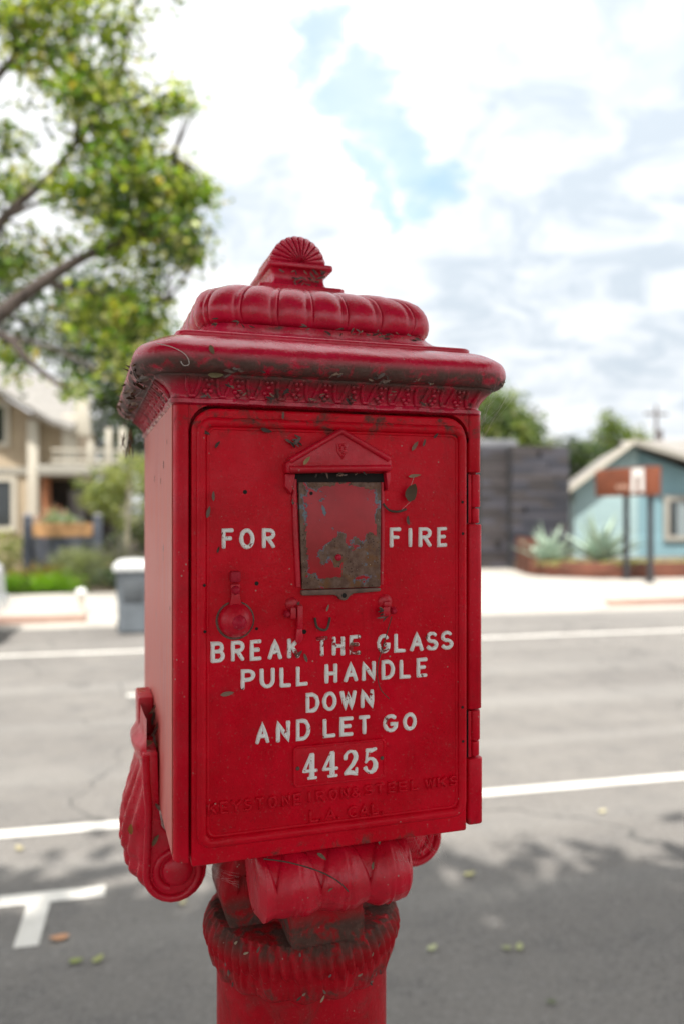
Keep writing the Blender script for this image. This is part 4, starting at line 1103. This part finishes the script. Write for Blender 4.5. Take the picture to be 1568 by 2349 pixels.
# the big tree reaching in from the left
main_limbs = [
 ([(-4.4, 15.6, 3.2), (-3.5, 15.4, 4.5), (-2.68, 15.2, 5.35), (-1.95, 15.0, 5.9), (-1.21, 14.8, 6.35), (-.55, 14.6, 6.6)], 0.187, 0.063),
 ([(-4.4, 15.6, 3.6), (-3.6, 15.4, 4.9), (-2.68, 15.2, 4.95), (-2.14, 15.0, 4.42), (-1.55, 14.9, 3.98)], 0.117, 0.042),
 ([(-4.4, 15.6, 3.4), (-3.7, 15.5, 5.6), (-2.68, 15.3, 7.05), (-1.88, 15.1, 7.8), (-1.44, 15.0, 8.35), (-.85, 15.0, 9.2), (-.6, 15.0, 9.9)], 0.125, 0.021),
 ([(-4.4, 15.6, 3.4), (-4.0, 15.6, 6.4), (-3.2, 15.5, 8.9), (-2.68, 15.4, 9.8), (-2.2, 15.3, 10.2), (-1.6, 15.2, 10.1)], 0.125, 0.028),
 ([(-4.4, 15.6, 3.4), (-5.2, 16, 6.0), (-6.2, 16.4, 8.4), (-6.8, 16.6, 10.2)], 0.156, 0.035),
 ([(-1.95, 15.0, 5.9), (-1.2, 14.9, 5.75), (-.5, 14.7, 5.6), (.15, 14.6, 5.55)], 0.055, 0.017),
 ([(-2.68, 15.3, 7.05), (-2.0, 15.1, 7.35), (-1.2, 14.9, 7.5), (-.4, 14.7, 7.9), (.3, 14.6, 8.2)], 0.047, 0.014),
 ([(-2.68, 15.2, 4.95), (-1.9, 15.0, 4.75), (-1.0, 14.9, 4.35), (-.4, 14.8, 4.1)], 0.047, 0.014)]
main_blobs = [(-1.35, 15, 10.3, 1.25, 1.0, 1.1, 75), (-.85, 14.9, 9.0, 1.0, .9, .9, 63), (-.45, 14.8, 7.7, 1.2, .9, .85, 87), (-.25, 14.8, 6.75, 1.1, .8, .55, 56),
              (-.45, 15.0, 5.5, .95, .7, .6, 41), (-.3, 14.9, 4.5, .6, .6, .4, 24), (-2.3, 16.0, 6.6, .9, .5, .5, 19), (-1.3, 16.0, 5.4, .8, .4, .5, 19), (-2.6, 15.6, 8.9, .5, .7, .5, 10), (-2.6, 15.4, 10.9, .9, .9, .6, 26), (-2.5, 15.6, 7.7, .5, .6, .4, 12),
              (-2.5, 16.0, 4.6, .5, .5, .3, 7), (-1.0, 15, 12.2, 2.2, 1.6, 1.0, 48), (-5.5, 16, 9.0, 2.6, 2.6, 2.6, 146), (-1.35, 14.9, 4.05, .3, .4, .2, 4), (.60, 14.7, 7.4, .45, .6, .5, 19), (.62, 14.7, 6.6, .4, .6, .3, 10), (.2, 14.7, 9.2, .4, .5, .4, 10), (-1.6, 14.9, 7.4, .5, .5, .3, 10)]
tree('large leafy tree with yellowing leaves overhanging the tan house at left', (-4.4, 15.6, .12), main_blobs, 27, (.17, .17, .13), .15, PAL_MAIN, main_limbs, 3.6, .32, name='leafy_tree', twigs=110, aspect=.62)

# street trees on the near side whose shade lies over the box and the front of the road
for k, (e, n) in enumerate(((-6.2, -2.95), (-1.9, -3.3), (2.6, -3.5))):
    bl = [(e, n - .2, 7.2, 4.3, 4.2, 2.2, 340), (e - 1.2, n + 1.9, 6.6, 2.2, 2.1, 1.0, 130), (e + 1.4, n + 1.9, 6.6, 2.2, 2.1, 1.0, 130)]
    lm = [([(e, n, 3.0), (e + 1.2 * math.cos(q), n + 1.2 * math.sin(q), 4.8), (e + 3 * math.cos(q), n + 3 * math.sin(q), 6.8)], .12, .03) for q in (.3, 1.9, 3.4, 5.0)]
    tree(('broad shade tree behind the viewer, left of the alarm box', 'broad shade tree behind the viewer, facing the alarm box', 'broad shade tree behind the viewer, right of the alarm box')[k],
         (e, n, .11), bl, 36, (.38, .38, .25), .28, PAL_MAIN, lm, 3.2, .22, name='street_tree', group='street trees on the near pavement', aspect=.6, lo=.1)

# trees beyond the houses
def far_tree(label, e, n, blobs, L, pal, per=24, sig=(.4, .4, .35), tr=.25, th=3, name='tree', group='trees beyond the houses'):
    tree(label, (e, n, .2), blobs, per, sig, L, pal, [], th, tr, name, group, 'bark_dark')
far_tree('dark green tree behind the roof of the tan house', -1.9, 33, [(-2.2, 33, 8.6, 2.2, 2, 2.6, 150), (-1.2, 33, 5.5, 1.6, 1.6, 1.9, 90)], .30, PAL_DARK, name='dark_tree')
far_tree('dark conifer right of the balcony, close behind the alarm box', .6, 34.5, [(.5, 34.5, 4.4, 1.5, 1.4, 2.6, 110), (.6, 34.5, 7.4, .9, .9, 1.6, 45)], .30, PAL_DARK, name='conifer')
far_tree('tall dark tree at the far left behind the tan house', -7.5, 34, [(-7.5, 34, 9.5, 3, 2.5, 3.5, 170)], .35, PAL_DARK, name='dark_tree')
far_tree('rounded green tree above the dark plank building', 17.0, 38, [(16.4, 38, 6.6, 1.7, 1.6, 1.6, 110), (17.5, 38, 5.6, 1.6, 1.5, 1.4, 90), (15.9, 38, 5.0, 1.6, 1.5, 1.6, 70)], .30, PAL_MID, name='round_tree')
far_tree('small dark treetop right of the rounded green tree', 19.0, 38.5, [(19.0, 38.5, 6.1, .45, .5, .85, 26), (18.8, 38.5, 4.9, .9, .8, 1.0, 34)], .26, PAL_DARK, name='dark_tree')
far_tree('loose tree behind the gable of the pale blue house', 28.2, 45, [(27.9, 45, 6.4, .9, .9, 1.4, 50), (29.4, 45, 6.0, 1.1, .9, .9, 44), (26.6, 45, 5.2, 1.0, .9, 1.0, 44)], .32, PAL_MID, name='loose_tree', sig=(.3, .3, .3))
far_tree('green tree across the street, hidden by the left half of the alarm box', 3.6, 37, [(3.6, 37, 4.6, 1.8, 1.6, 1.7, 90), (2.4, 37, 2.6, 1.4, 1.3, 1.4, 60)], .30, PAL_MID, name='round_tree')
far_tree('dark tree across the street, hidden by the middle of the alarm box', 7.6, 39, [(7.6, 39, 4.8, 2.0, 1.6, 1.8, 100), (6.2, 39, 2.6, 1.6, 1.4, 1.5, 60)], .32, PAL_DARK, name='dark_tree')
far_tree('green tree across the street, hidden by the right half of the alarm box', 11.6, 40, [(11.6, 40, 4.4, 2.0, 1.6, 1.7, 100), (13.2, 40, 2.8, 1.6, 1.4, 1.5, 60)], .32, PAL_MID, name='round_tree')
far_tree('low dark bush filling the gap between plank building and blue house', 22.4, 42, [(21.6, 42, 4.2, 1.6, 1.2, 1.5, 70), (24.0, 42, 4.6, 1.6, 1.2, 1.4, 70), (22.8, 42, 2.5, 3, 1.5, 2, 90)], .32, PAL_DARK, name='tall_bush')

# ================================================================ LEFT: tan house and its garden
H = thing('house', 'two storey tan house with cream columns and a balcony under the big tree', 'house', R(-4, 25, .2), ROAD)
def hp_(name, g, mat, parent=H, **kw): return build(name, g, mat, parent, off=(4, -25, -.2), **kw)
g = Geo().prism([(-11, .1), (-3.62, .1), (-3.62, 4.72), (-4.46, 5.25), (-7.2, 6.9), (-11, 4.6)], 25.2, 33, 'y')
wl = hp_('wall', g, M['tan'])
hp_('wall', Geo().box(-3.615, -2.30, 25.25, 33, 2.9, 4.75), M['tan'])
# roof slabs
rf = Geo()
def slab3(P, th):
    n = len(P); rf.add([tuple(p) for p in P] + [(p[0], p[1], p[2] - th) for p in P], [tuple(range(n)), tuple(range(2 * n - 1, n - 1, -1))] + [(i, n + i, n + (i + 1) % n, (i + 1) % n) for i in range(n)])
slab3([(-7.2, 24.3, 7.1), (-3.0, 24.3, 4.52), (-2.35, 24.3, 4.3), (-2.05, 27.6, 5.55), (-3.6, 28.4, 6.35), (-7.2, 29, 7.6)], .16)
slab3([(-7.2, 24.3, 7.1), (-7.2, 29, 7.6), (-11.4, 29, 5.0), (-11.4, 24.3, 4.6)], .16)
hp_('roof', rf, M['shingle_pale'])
hp_('gable_end', Geo().prism([(-2.34, 4.10), (-1.88, 4.04), (-1.98, 5.18), (-2.30, 5.30)], 24.7, 25.2, 'y'), M['cream'], bevel=.01)
hp_('column', Geo().box(-3.67, -3.37, 24.75, 25.05, .2, 4.50), M['cream'], bevel=.02)
hp_('column', Geo().box(-2.72, -2.32, 24.85, 25.2, 3.2, 4.70), M['cream'], bevel=.02)
bal = hp_('balcony', Geo().box(-3.30, -.86, 23.9, 25.2, 2.84, 3.14), M['tan_trim'], bevel=.02)
hp_('railing', Geo().box(-2.9, -.9, 23.92, 23.98, 3.22, 3.30).box(-2.9, -.9, 23.92, 23.98, 3.55, 3.61), M['cream'], bal)
for e0, e1, z1 in ((-1.92, -1.76, 3.85), (-1.42, -1.25, 4.22), (-1.04, -.86, 4.24)):
    hp_('baluster_post', Geo().box(e0, e1, 23.9, 24.07, 3.141, z1), M['cream'], bal, bevel=.015)
for k in range(14):
    hp_('baluster', Geo().box(-2.85 + k * .14, -2.81 + k * .14, 23.93, 23.97, 3.14, 3.56), M['tan_trim'], bal)
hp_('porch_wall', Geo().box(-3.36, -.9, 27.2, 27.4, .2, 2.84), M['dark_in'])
dr = hp_('door', Geo().box(-2.75, -2.25, 27.1, 27.19, .3, 2.5), simple('grey_door', (.22, .21, .22), .6))
hp_('handle', Geo().box(-2.34, -2.30, 27.05, 27.1, 1.3, 1.42), M['rim'], dr)
hp_('porch_post', Geo().box(-3.24, -3.02, 24.6, 24.8, .2, 2.82), M['orange'], bevel=.02)
hp_('porch_post', Geo().box(-1.05, -.88, 24.0, 24.17, .2, 2.84), M['tan_trim'], bevel=.02)
def window(par, fn, e0, e1, n, z0, z1, trim, pane, fr=.12, bars=1):
    f = fn('window', Geo().box(e0, e1, n, n + .09, z0, z0 + fr).box(e0, e1, n, n + .09, z1 - fr, z1).box(e0, e0 + fr, n + .002, n + .088, z0 + fr, z1 - fr).box(e1 - fr, e1, n + .002, n + .088, z0 + fr, z1 - fr), trim, par)
    for k in range(bars + 1):
        a = e0 + fr + (e1 - e0 - 2 * fr) * k / (bars + 1); b = e0 + fr + (e1 - e0 - 2 * fr) * (k + 1) / (bars + 1)
        fn('pane', Geo().box(a + .01, b - .01, n + .05, n + .07, z0 + fr, z1 - fr), pane if not isinstance(pane, list) else pane[k % len(pane)], f)
        if k: fn('mullion', Geo().box(a - .03, a + .03, n + .004, n + .08, z0 + fr, z1 - fr), trim, f)
    return f
window(H, hp_, -5.9, -4.02, 25.10, 1.22, 2.86, M['cream'], M['glass'], .15, 1)
window(H, hp_, -6.2, -4.22, 25.10, 3.72, 5.05, M['cream'], M['glass'], .14, 1)
hp_('belt_course', Geo().box(-11, -3.7, 25.12, 25.2, 2.92, 3.12), M['tan_trim'])

def shrub(label, e, n, z, blobs, L, pal, per=26, sig=(.10, .10, .09), name='shrub', group='plants in the front garden', aspect=.45):
    tree(label, (e, n, z), blobs, per, sig, L, pal, [], .35, .03, name, group, 'bark', cat='shrub', part_name='foliage', aspect=aspect)
PAL_OLIVE = [(.22, .26, .09, 2), (.30, .33, .13, 2), (.10, .14, .05, 1.2), (.40, .42, .20, .8)]
PAL_PALE = [(.42, .45, .28, 2), (.34, .40, .20, 2), (.52, .53, .38, 1), (.22, .27, .12, 1)]
PAL_LAV = [(.26, .22, .32, 2), (.22, .27, .14, 2), (.36, .30, .40, 1)]
PAL_BRIGHT = [(.22, .42, .02, 3), (.30, .50, .03, 2), (.12, .26, .015, 2)]
PAL_GOLD = [(.42, .26, .06, 2), (.36, .33, .09, 1.5), (.16, .22, .05, 2), (.45, .18, .04, .7)]
PAL_RED = [(.42, .22, .20, 2), (.36, .14, .12, 1), (.34, .32, .24, 1)]
PAL_SAGE = [(.30, .36, .28, 2), (.22, .28, .20, 1)]
shrub('tall loose olive green shrub right of the slate garden sign', -.9, 21.6, .2, [(-1.3, 21.6, 2.3, .75, .6, .85, 60), (-.5, 21.6, 2.1, .8, .6, 1.1, 70), (.15, 21.6, 2.6, .6, .6, 1.1, 50)], .13, PAL_OLIVE, name='tall_shrub')
shrub('dark green bush low behind the lavender', -.3, 20.9, .2, [(-.3, 20.9, .95, .9, .5, .6, 60)], .12, PAL_DARK, name='bush')
shrub('lavender bush with purple flower tips near the bin', -.85, 19.2, .15, [(-1.0, 19.2, .80, .55, .4, .24, 40), (-.5, 19.2, .72, .45, .4, .22, 34)], .07, PAL_LAV, name='lavender_bush', aspect=.25)
shrub('pale silvery green shrub in front of the slate garden sign', -1.75, 18.9, .14, [(-1.85, 18.9, .62, .45, .4, .38, 55), (-1.35, 18.9, .55, .4, .4, .42, 50)], .08, PAL_PALE, name='pale_shrub', aspect=.28)
shrub('golden orange flowering plant between hedge and garden sign', -2.45, 18.6, .14, [(-2.55, 18.6, .42, .55, .3, .16, 40)], .07, PAL_GOLD, name='flowering_plant')
shrub('dark shrub under the pale silvery shrub, beside the bin', -.95, 17.9, .13, [(-.95, 17.9, .34, .5, .3, .20, 30)], .08, PAL_DARK, name='low_bush')
shrub('bright green clipped hedge along the far pavement at left', -2.6, 17.75, .12, [(-3.6, 17.75, .24, .8, .28, .18, 60), (-2.75, 17.75, .26, .65, .28, .18, 60), (-1.95, 17.75, .25, .45, .28, .17, 50)], .07, PAL_BRIGHT, name='hedge', per=34)
shrub('yellowish green shrub at the left edge below the tan window', -3.3, 20.3, .18, [(-3.5, 20.3, .85, .6, .4, .45, 50)], .09, PAL_OLIVE, name='shrub')
shrub('reddish flowering plant in front of the orange porch post', -2.75, 22.4, .25, [(-2.75, 22.4, 1.62, .35, .25, .32, 30), (-2.6, 22.4, 1.0, .3, .25, .4, 20)], .09, PAL_RED, name='flowering_plant')
shrub('sage green rosette plant just above the cedar plank', -2.3, 21.2, .22, [(-2.3, 21.2, 1.52, .42, .25, .14, 34), (-2.3, 21.2, 1.0, .3, .25, .4, 18)], .12, PAL_SAGE, name='rosette_plant')
lw = thing('sapling', 'thin pale trunk rising from the garden right of the garden sign', 'sapling', R(-.72, 20.2, .2), ROAD)
build('trunk', Geo().tube([(0, 0, 0), (.03, 0, 1.2), (.08, .02, 2.2), (.12, .05, 3.0)], [.06, .055, .05, .03], 8), simple('pale_bark', (.40, .36, .26), .85, .2, 8), lw)
leaves('crown', blob_points([(.1, 0, 2.7, .5, .4, .5, 22)]), (.12, .12, .1), 20, .11, PAL_OLIVE, M['leaf'], lw)

gs = thing('garden_sign', 'slate blue garden sign with a cedar plank between two posts', 'sign', R(-2.2, 20, .18), ROAD)
def gp(name, g, mat, parent=gs, **kw): return build(name, g, mat, parent, off=(2.2, -20, -.18), **kw)
for e0, e1 in ((-3.06, -2.86), (-1.48, -1.27)):
    p = gp('post', Geo().box(e0, e1, 19.95, 20.13, .15, 1.70), M['slate'], bevel=.01)
    gp('post_cap', Geo().prism([(e0 - .02, 1.70), (e1 + .02, 1.70), ((e0 + e1) / 2, 1.79)], 19.93, 20.15, 'y'), simple('grey_cap', (.3, .3, .33), .5), p)
for k in range(2):
    gp('plank', Geo().box(-2.855, -1.485, 20.0, 20.05, 1.21 + k * .165, 1.21 + k * .165 + .158), M['plank'], bevel=.004)
for k in range(6):
    gp('slate_board', Geo().box(-2.855, -1.485, 20.01, 20.06, .25 + k * .158, .25 + k * .158 + .152), M['slate'], bevel=.004)

# bollard, bin, parked car on the far side
bo = thing('bollard', 'short cream bollard with a white ball top on the far kerb', 'bollard', R(-1.22, 13.95, .12), ROAD)
build('shaft', Geo().lathe([(.062, 0), (.055, .03), (.05, .24), (.052, .27)], 0, 0, 20), simple('cream_bollard', (.55, .50, .42), .7), bo)
build('ball', Geo().lathe([(.03, .262), (.07, .285), (.088, .33), (.078, .375), (.045, .402), (.005, .41)], 0, 0, 20), M['white'], bo)
bn = thing('wheelie_bin', 'grey bin with a pale lid standing at the far kerb beside the alarm box', 'bin', R(-.33, 12.35, .004), ROAD)
def ringr(hx, hy, r, z): return [(p[0], p[1], z) for p in rr(hx, -hy, hy, r, 40)]
build('tub', Geo().loft([ringr(.21, .24, .04, .03), ringr(.23, .26, .04, .5), ringr(.255, .29, .05, .88), ringr(.27, .30, .05, .90), ringr(.27, .30, .05, .93)]), M['bin'], bn, smooth=50)
build('panel', Geo().box(-.15, .15, -.287, -.262, .50, .80), simple('dark_bin_panel', (.08, .09, .10), .5), bn, bevel=.01)
build('lid', Geo().loft([ringr(.29, .32, .06, .931), ringr(.295, .325, .06, .96), ringr(.285, .31, .06, 1.02), ringr(.22, .25, .08, 1.075), ringr(.10, .12, .06, 1.095)]), M['bin_lid'], bn, smooth=60)
for sx in (-1, 1):
    build('wheel', Geo().cyl((.20, .09), .09, sx * .22 - .025, sx * .22 + .025, 'x', 16), M['rubber'], bn)

car = thing('parked_car', 'white car parked along the far kerb at the left edge', 'car', R(-4.36, 12.1, 0), ROAD)
cpf = [(-2.1, .42), (-2.12, .70), (-1.95, .92), (-1.0, 1.0), (-.45, 1.40), (.9, 1.46), (1.75, 1.38), (2.02, 1.05), (2.12, .95), (2.14, .45), (2.05, .32), (-1.95, .30)]
build('body', Geo().prism(cpf, -.88, .88, 'y'), M['carpaint'], car, bevel=.07, seg=4)
for s_ in (-1, 1):
    build('side_window', Geo().prism([(-.75, 1.04), (-.35, 1.32), (.35, 1.36), (.35, 1.04)], s_ * .875, s_ * .89, 'y'), M['glass'], car)
    build('side_window', Geo().prism([(.43, 1.04), (.43, 1.36), (1.2, 1.34), (1.6, 1.06)], s_ * .875, s_ * .89, 'y'), M['glass'], car)
    for x in (-1.32, 1.30):
        wh = build('wheel', Geo().cyl((x, .32), .32, s_ * .72, s_ * .90, 'y', 28), M['rubber'], car, bevel=.03)
        build('rim', Geo().cyl((x, .32), .20, s_ * .895, s_ * .912, 'y', 20), M['rim'], wh)
    build('head_lamp', Geo().box(2.04, 2.13, s_ * .62 - .12, s_ * .62 + .12, .86, .98), M['tail'], car, bevel=.02)
build('windscreen', Geo().add([(1.80, -.68, 1.33), (1.80, .68, 1.33), (2.03, .72, 1.07), (2.03, -.72, 1.07)], [(0, 1, 2, 3)]), M['glass'], car, fix=False)
build('bumper', Geo().box(2.06, 2.20, -.82, .82, .36, .58), M['carpaint'], car, bevel=.05, seg=3)

# ================================================================ RIGHT: plank building, blue house, sign, planter
D = thing('plank_building', 'flat roofed building clad in dark charcoal planks', 'building', R(10.6, 21.6, .12), ROAD)
def dp(name, g, mat, parent=D, **kw): return build(name, g, mat, parent, off=(-10.6, -21.6, -.12), **kw)
dp('wall', Geo().box(9.32, 10.14, 22.02, 30, .1, 3.72).box(10.141, 11.95, 21.72, 30, .1, 3.75), simple('black_building_paper', (.03, .03, .034), .9))
wl_mats = [M['dark_wood'], M['dark_wood2'], M['dark_wood3'], M['dark_wood']]
zz = .12; rown = 0; random.seed(21)
while zz < 3.74:
    hgt = .165
    # right, forward bay
    cuts = sorted([10.14, 11.98] + [U(10.4, 11.8) for _ in range(2)])
    for a, b in zip(cuts, cuts[1:]):
        if b - a < .15: continue
        dpp = U(0, .022)
        dp('plank', Geo().box(a + .004, b - .004, 21.62 - dpp, 21.715, zz + .004, min(zz + hgt - .004, 3.76)), random.choice(wl_mats[:3] if rown > 6 else [M['dark_wood'], M['dark_wood2'], M['dark_wood2']]))
    cuts = sorted([9.30, 10.13, U(9.5, 10.0)])
    for a, b in zip(cuts, cuts[1:]):
        if b - a < .12: continue
        dp('plank', Geo().box(a + .004, b - .004, 21.95 - U(0, .02), 22.015, zz + .004, min(zz + hgt - .004, 3.72)), random.choice([M['dark_wood3'], M['dark_wood3'], M['dark_wood2']]))
    # left return wall of the forward bay and right return
    zz += hgt; rown += 1
for k in range(22):
    z0 = .124 + k * .165
    dp('plank', Geo().box(11.952, 12.0, 21.72, 23.8, z0, z0 + .157), M['dark_wood'])
dp('parapet', Geo().box(9.28, 10.62, 22.25, 22.6, 3.721, 3.98), simple('grey_parapet', (.17, .175, .19), .6), bevel=.02)
dp('vent_opening', Geo().cyl((9.83, .86), .11, 21.90, 21.925, 'y', 16), M['hole'])
cb = thing('cream_building', 'narrow strip of a cream building left of the dark planks', 'building', R(9.2, 23.5, .12), ROAD)
build('wall', Geo().box(-2.6, .72, 0, 6, 0, 4.0), M['cream'], cb)
build('base_wall', Geo().box(-2.62, .72, -.05, -.003, 0, 2.9), simple('dim_green_wall', (.10, .11, .09), .8), cb)
build('coping', Geo().box(-2.65, .75, -.08, 6, 4.003, 4.1), M['tan_trim'], cb)

BH = thing('blue_house', 'pale blue gabled house with grey roof and a greige window', 'house', R(14.6, 26, .15), ROAD - rad(24))
def bp(name, g, mat, parent=BH, **kw): return build(name, g, mat, parent, off=(-14.6, -26, -.15), **kw)
bp('wall', Geo().prism([(14.6, .1), (16.78, .1), (16.78, 4.02), (16.54, 4.12), (14.6, 2.72)], 26.0, 34, 'y'), M['blue'])
bp('wall', Geo().prism([(16.785, .1), (21.5, .1), (21.5, 2.3), (19.0, 3.05), (16.785, 4.0)], 26.25, 34, 'y'), M['blue_shaded'])
for k in range(24):                   # lap siding, each board proud of the next
    z = .16 + k * .16
    if z < 2.6: e0 = 14.602
    else: e0 = 14.602 + (z - 2.6) / 1.40 * 1.94 + .12
    if e0 < 16.5: bp('siding_board', Geo().prism([(25.965, z), (25.998, z), (25.998, z + .15), (25.985, z + .15)], e0, 16.778, 'x'), M['blue'])
for k in range(5):
    z = .16 + k * .16
    bp('siding_board', Geo().prism([(26.215, z), (26.248, z), (26.248, z + .15), (26.235, z + .15)], 16.79, 21.45, 'x'), M['blue_shaded'])
rf = Geo()
slab3([(14.30, 25.5, 2.55), (14.30, 34.4, 2.55), (16.56, 34.4, 4.32), (16.56, 25.5, 4.32)], .14)
slab3([(16.56, 25.5, 4.32), (16.56, 34.4, 4.32), (21.9, 34.4, 2.55), (21.9, 25.5, 2.55)], .14)
slab3([(16.9, 27.2, 3.72), (26, 27.2, 3.72), (26, 31, 4.75), (16.9, 31, 4.75)], .12)
bp('roof', rf, M['grey_roof'])
bp('rake_board', Geo().prism([(14.28, 2.40), (14.28, 2.60), (16.56, 4.36), (16.56, 4.16)], 25.44, 25.498, 'y'), M['cream'])
bp('rake_board', Geo().prism([(16.563, 4.16), (16.563, 4.36), (21.9, 2.60), (21.9, 2.40)], 25.44, 25.498, 'y'), M['tan_trim'])
window(BH, bp, 17.68, 20.2, 26.12, .78, 2.38, M['tan_trim'], [M['glass_pale'], M['glass_pale']], .18, 1)
bp('shutter_gap', Geo().box(17.87, 18.12, 26.15, 26.168, .97, 2.19), M['glass'])

sg = thing('post_sign', 'rust red sign board with a white emblem on two black posts', 'sign', R(11.3, 17.2, .12), ROAD)
# the board stands nearly across the pavement, its near end towards the road
fa, fb = Vector((11.05, 18.6)), Vector((11.20, 16.6))
dirb = (fb - fa).normalized(); nb = Vector((dirb.y, -dirb.x))
def quad_box(a, b, th, z0, z1):
    n_ = Vector((-(b - a).y, (b - a).x)).normalized() * th
    p = [a, b, b + n_, a + n_]
    return Geo().prism([(q.x, q.y) for q in p], z0, z1, 'z')
def sgp(name, g, mat, parent=sg, **kw): return build(name, g, mat, parent, off=(-11.3, -17.2, -.12), **kw)
board = sgp('board', quad_box(fa, fb, .40, 2.20, 2.88), M['rust_sign'], bevel=.01)
pa, pb = fa.lerp(fb, .70), fa.lerp(fb, .93)
n_ = Vector((-(fb - fa).y, (fb - fa).x)).normalized()
def flat_on(u0, u1, z0, z1):
    a, b = fa.lerp(fb, u0) - n_ * .012, fa.lerp(fb, u1) - n_ * .012
    return quad_box(a, b, .010, z0, z1)
em = sgp('emblem', flat_on(.73, .80, 2.26, 2.84), M['white'], board)
sgp('emblem_stroke', flat_on(.803, .95, 2.66, 2.84), M['white'], em)
sgp('emblem_stroke', flat_on(.88, .95, 2.28, 2.657), M['white'], em)
for k, (u0, u1) in enumerate(((.44, .50), (.53, .58), (.61, .68))):
    sgp('lettering', flat_on(u0, u1, 2.36, 2.46 + .03 * (k % 2)), simple('faded_sign_lettering', (.45, .27, .2), .7), board)
for (e, n) in ((11.40, 17.75), (11.42, 16.78)):
    p = sgp('post', Geo().box(e - .055, e + .055, n - .055, n + .055, .14, 2.198), M['black_metal'], bevel=.008)
    sgp('foot_plate', Geo().box(e - .11, e + .11, n - .11, n + .11, .122, .139), M['black_metal'], p)

PL = thing('planter', 'long rust brown steel planter along the pavement below the blue house', 'planter', R(10.5, 19.5, .12), ROAD)
def pp(name, g, mat, parent=PL, **kw): return build(name, g, mat, parent, off=(-10.5, -19.5, -.12), **kw)
path = [Vector((10.06, 21.2)), Vector((9.68, 19.55)), Vector((9.95, 18.9)), Vector((10.9, 18.1)), Vector((13.2, 17.85)), Vector((22, 17.7))]
for k, (a, b) in enumerate(zip(path, path[1:])):
    top = 1.10 if k == 0 else .52
    pp('steel_panel', quad_box(a, b, .03, .121, top), M['corten'], bevel=.004)
pp('back_panel', Geo().box(10.1, 10.9, 20.9, 20.95, .13, 1.06), M['corten'])
soil = Geo().prism([(10.10, 21.0), (9.76, 19.6), (10.0, 18.98), (10.95, 18.2), (13.2, 17.95), (22, 17.8), (22, 21.4), (10.1, 21.4)], .125, .44, 'z')
pp('soil', soil, M['earth'])
gc = leaves('ground_cover', blob_points([(10.4, 19.2, .47, .7, .6, .05, 50), (12.0, 18.4, .47, 1.0, .4, .05, 60), (14.0, 18.2, .47, 1.2, .3, .06, 60)]), (.10, .08, .03), 24, .07, PAL_PALE[:2] + [(.34, .36, .14, 2)], M['leaf'])
gc.rotation_euler = (0, 0, ROAD); gc['label'] = 'yellowish ground cover in the steel planter'
M['agave'] = simple('agave_leaf', (.34, .44, .35), .55, .18, 3)
def agave(label, e, n, z, s):
    t = thing('agave', label, 'agave', R(e, n, z), ROAD, 'agaves in the steel planter')
    for k in range(34):
        q = k * 2.399; el = rad(84 - 62 * (k / 34)); L = s * (.8 + .25 * math.sin(k * 1.7)); w0 = .066 * s
        rows = []
        for i in range(7):
            u = i / 6; wd = w0 * (1 - u ** 2.5) * (.75 + .7 * u * (1 - u) * 2)
            out = .03 + L * u * math.cos(el) + .05 * u * u; hz = L * u * math.sin(el) - .10 * u * u * math.cos(el)
            c = Vector((math.cos(q) * out, math.sin(q) * out, hz)); sd_ = Vector((-math.sin(q), math.cos(q), 0))
            upv = Vector((-math.cos(q) * math.sin(el), -math.sin(q) * math.sin(el), math.cos(el)))
            rows.append([tuple(c - sd_ * wd + upv * wd * .6), tuple(c), tuple(c + sd_ * wd + upv * wd * .6), tuple(c - upv * wd * .3)])
        build('leaf', Geo().loft([[r[0], r[1], r[2], r[3]] for r in [[a[0], a[1], a[2], a[3]] for a in rows]]), M['agave'], t, smooth=60, fix=False)
    return t
agave('smaller blue green agave at the left corner of the steel planter', 10.14, 19.4, .44, 1.15)
agave('larger spreading agave beside the sign posts', 11.62, 19.3, .44, 1.50)

up_ = thing('utility_pole', 'distant utility pole with a cross arm above the blue house', 'pole', R(41.4, 60, .3), ROAD)
build('pole', Geo().tube([(0, 0, 0), (0, 0, 5), (0, 0, 10.6)], [.20, .17, .13], 10), M['wood_pole'], up_)
build('cross_arm', Geo().box(-1.1, 1.1, -.1, .1, 9.75, 9.95), M['wood_pole'], up_)
build('transformer', Geo().cyl((.32, -.1), .22, 7.6, 8.5, 'z', 14), M['wood_pole'], up_)

# ================================================================ fallen leaves on the near road
FALL = [(-.397, 3.530, .080, (.42, .22, .12), 'tan curled leaf on the asphalt below the white parking mark'),
        (-.311, 3.333, .055, (.24, .28, .08), 'olive leaf lying left of a paler leaf near the foot of the post'),
        (-.227, 3.327, .055, (.30, .32, .12), 'pale olive leaf lying right of a darker leaf near the foot of the post'),
        (1.100, 3.102, .050, (.40, .42, .24), 'pale green leaf on the shaded road right of the post'),
        (1.503, 3.692, .060, (.45, .42, .20), 'cream leaf on the light streak right of the scroll'),
        (1.397, 3.033, .045, (.26, .28, .14), 'small grey green leaf left of its twin on the shaded road'),
        (1.452, 3.027, .050, (.34, .36, .18), 'light green leaf right of its twin on the shaded road'),
        (1.401, 2.661, .040, (.10, .12, .06), 'dark leaf low on the shaded road at the right'),
        (2.593, 4.287, .055, (.44, .40, .26), 'straw leaf near the white line at the right'),
        (-.710, 4.519, .060, (.34, .30, .18), 'brown leaf just inside the white line at the left'),
        (.119, 3.722, .050, (.42, .38, .24), 'cream leaf between the bracket and the post')]
for e, n, L, c, lb in FALL:
    g = Geo(); blade(g, (0, 0, 0), L, L * .55, U(0, 3), .1, c, .2, .12)
    o = build('fallen_leaf', g, M['dry'], fix=False, smooth=80); col_attr(o, g.cols)
    o.location = R(e, n, .012); o.rotation_euler = (rad(-90), 0, ROAD + U(-.5, .5)); tag(o, lb, 'leaf', 'leaves fallen on the road')
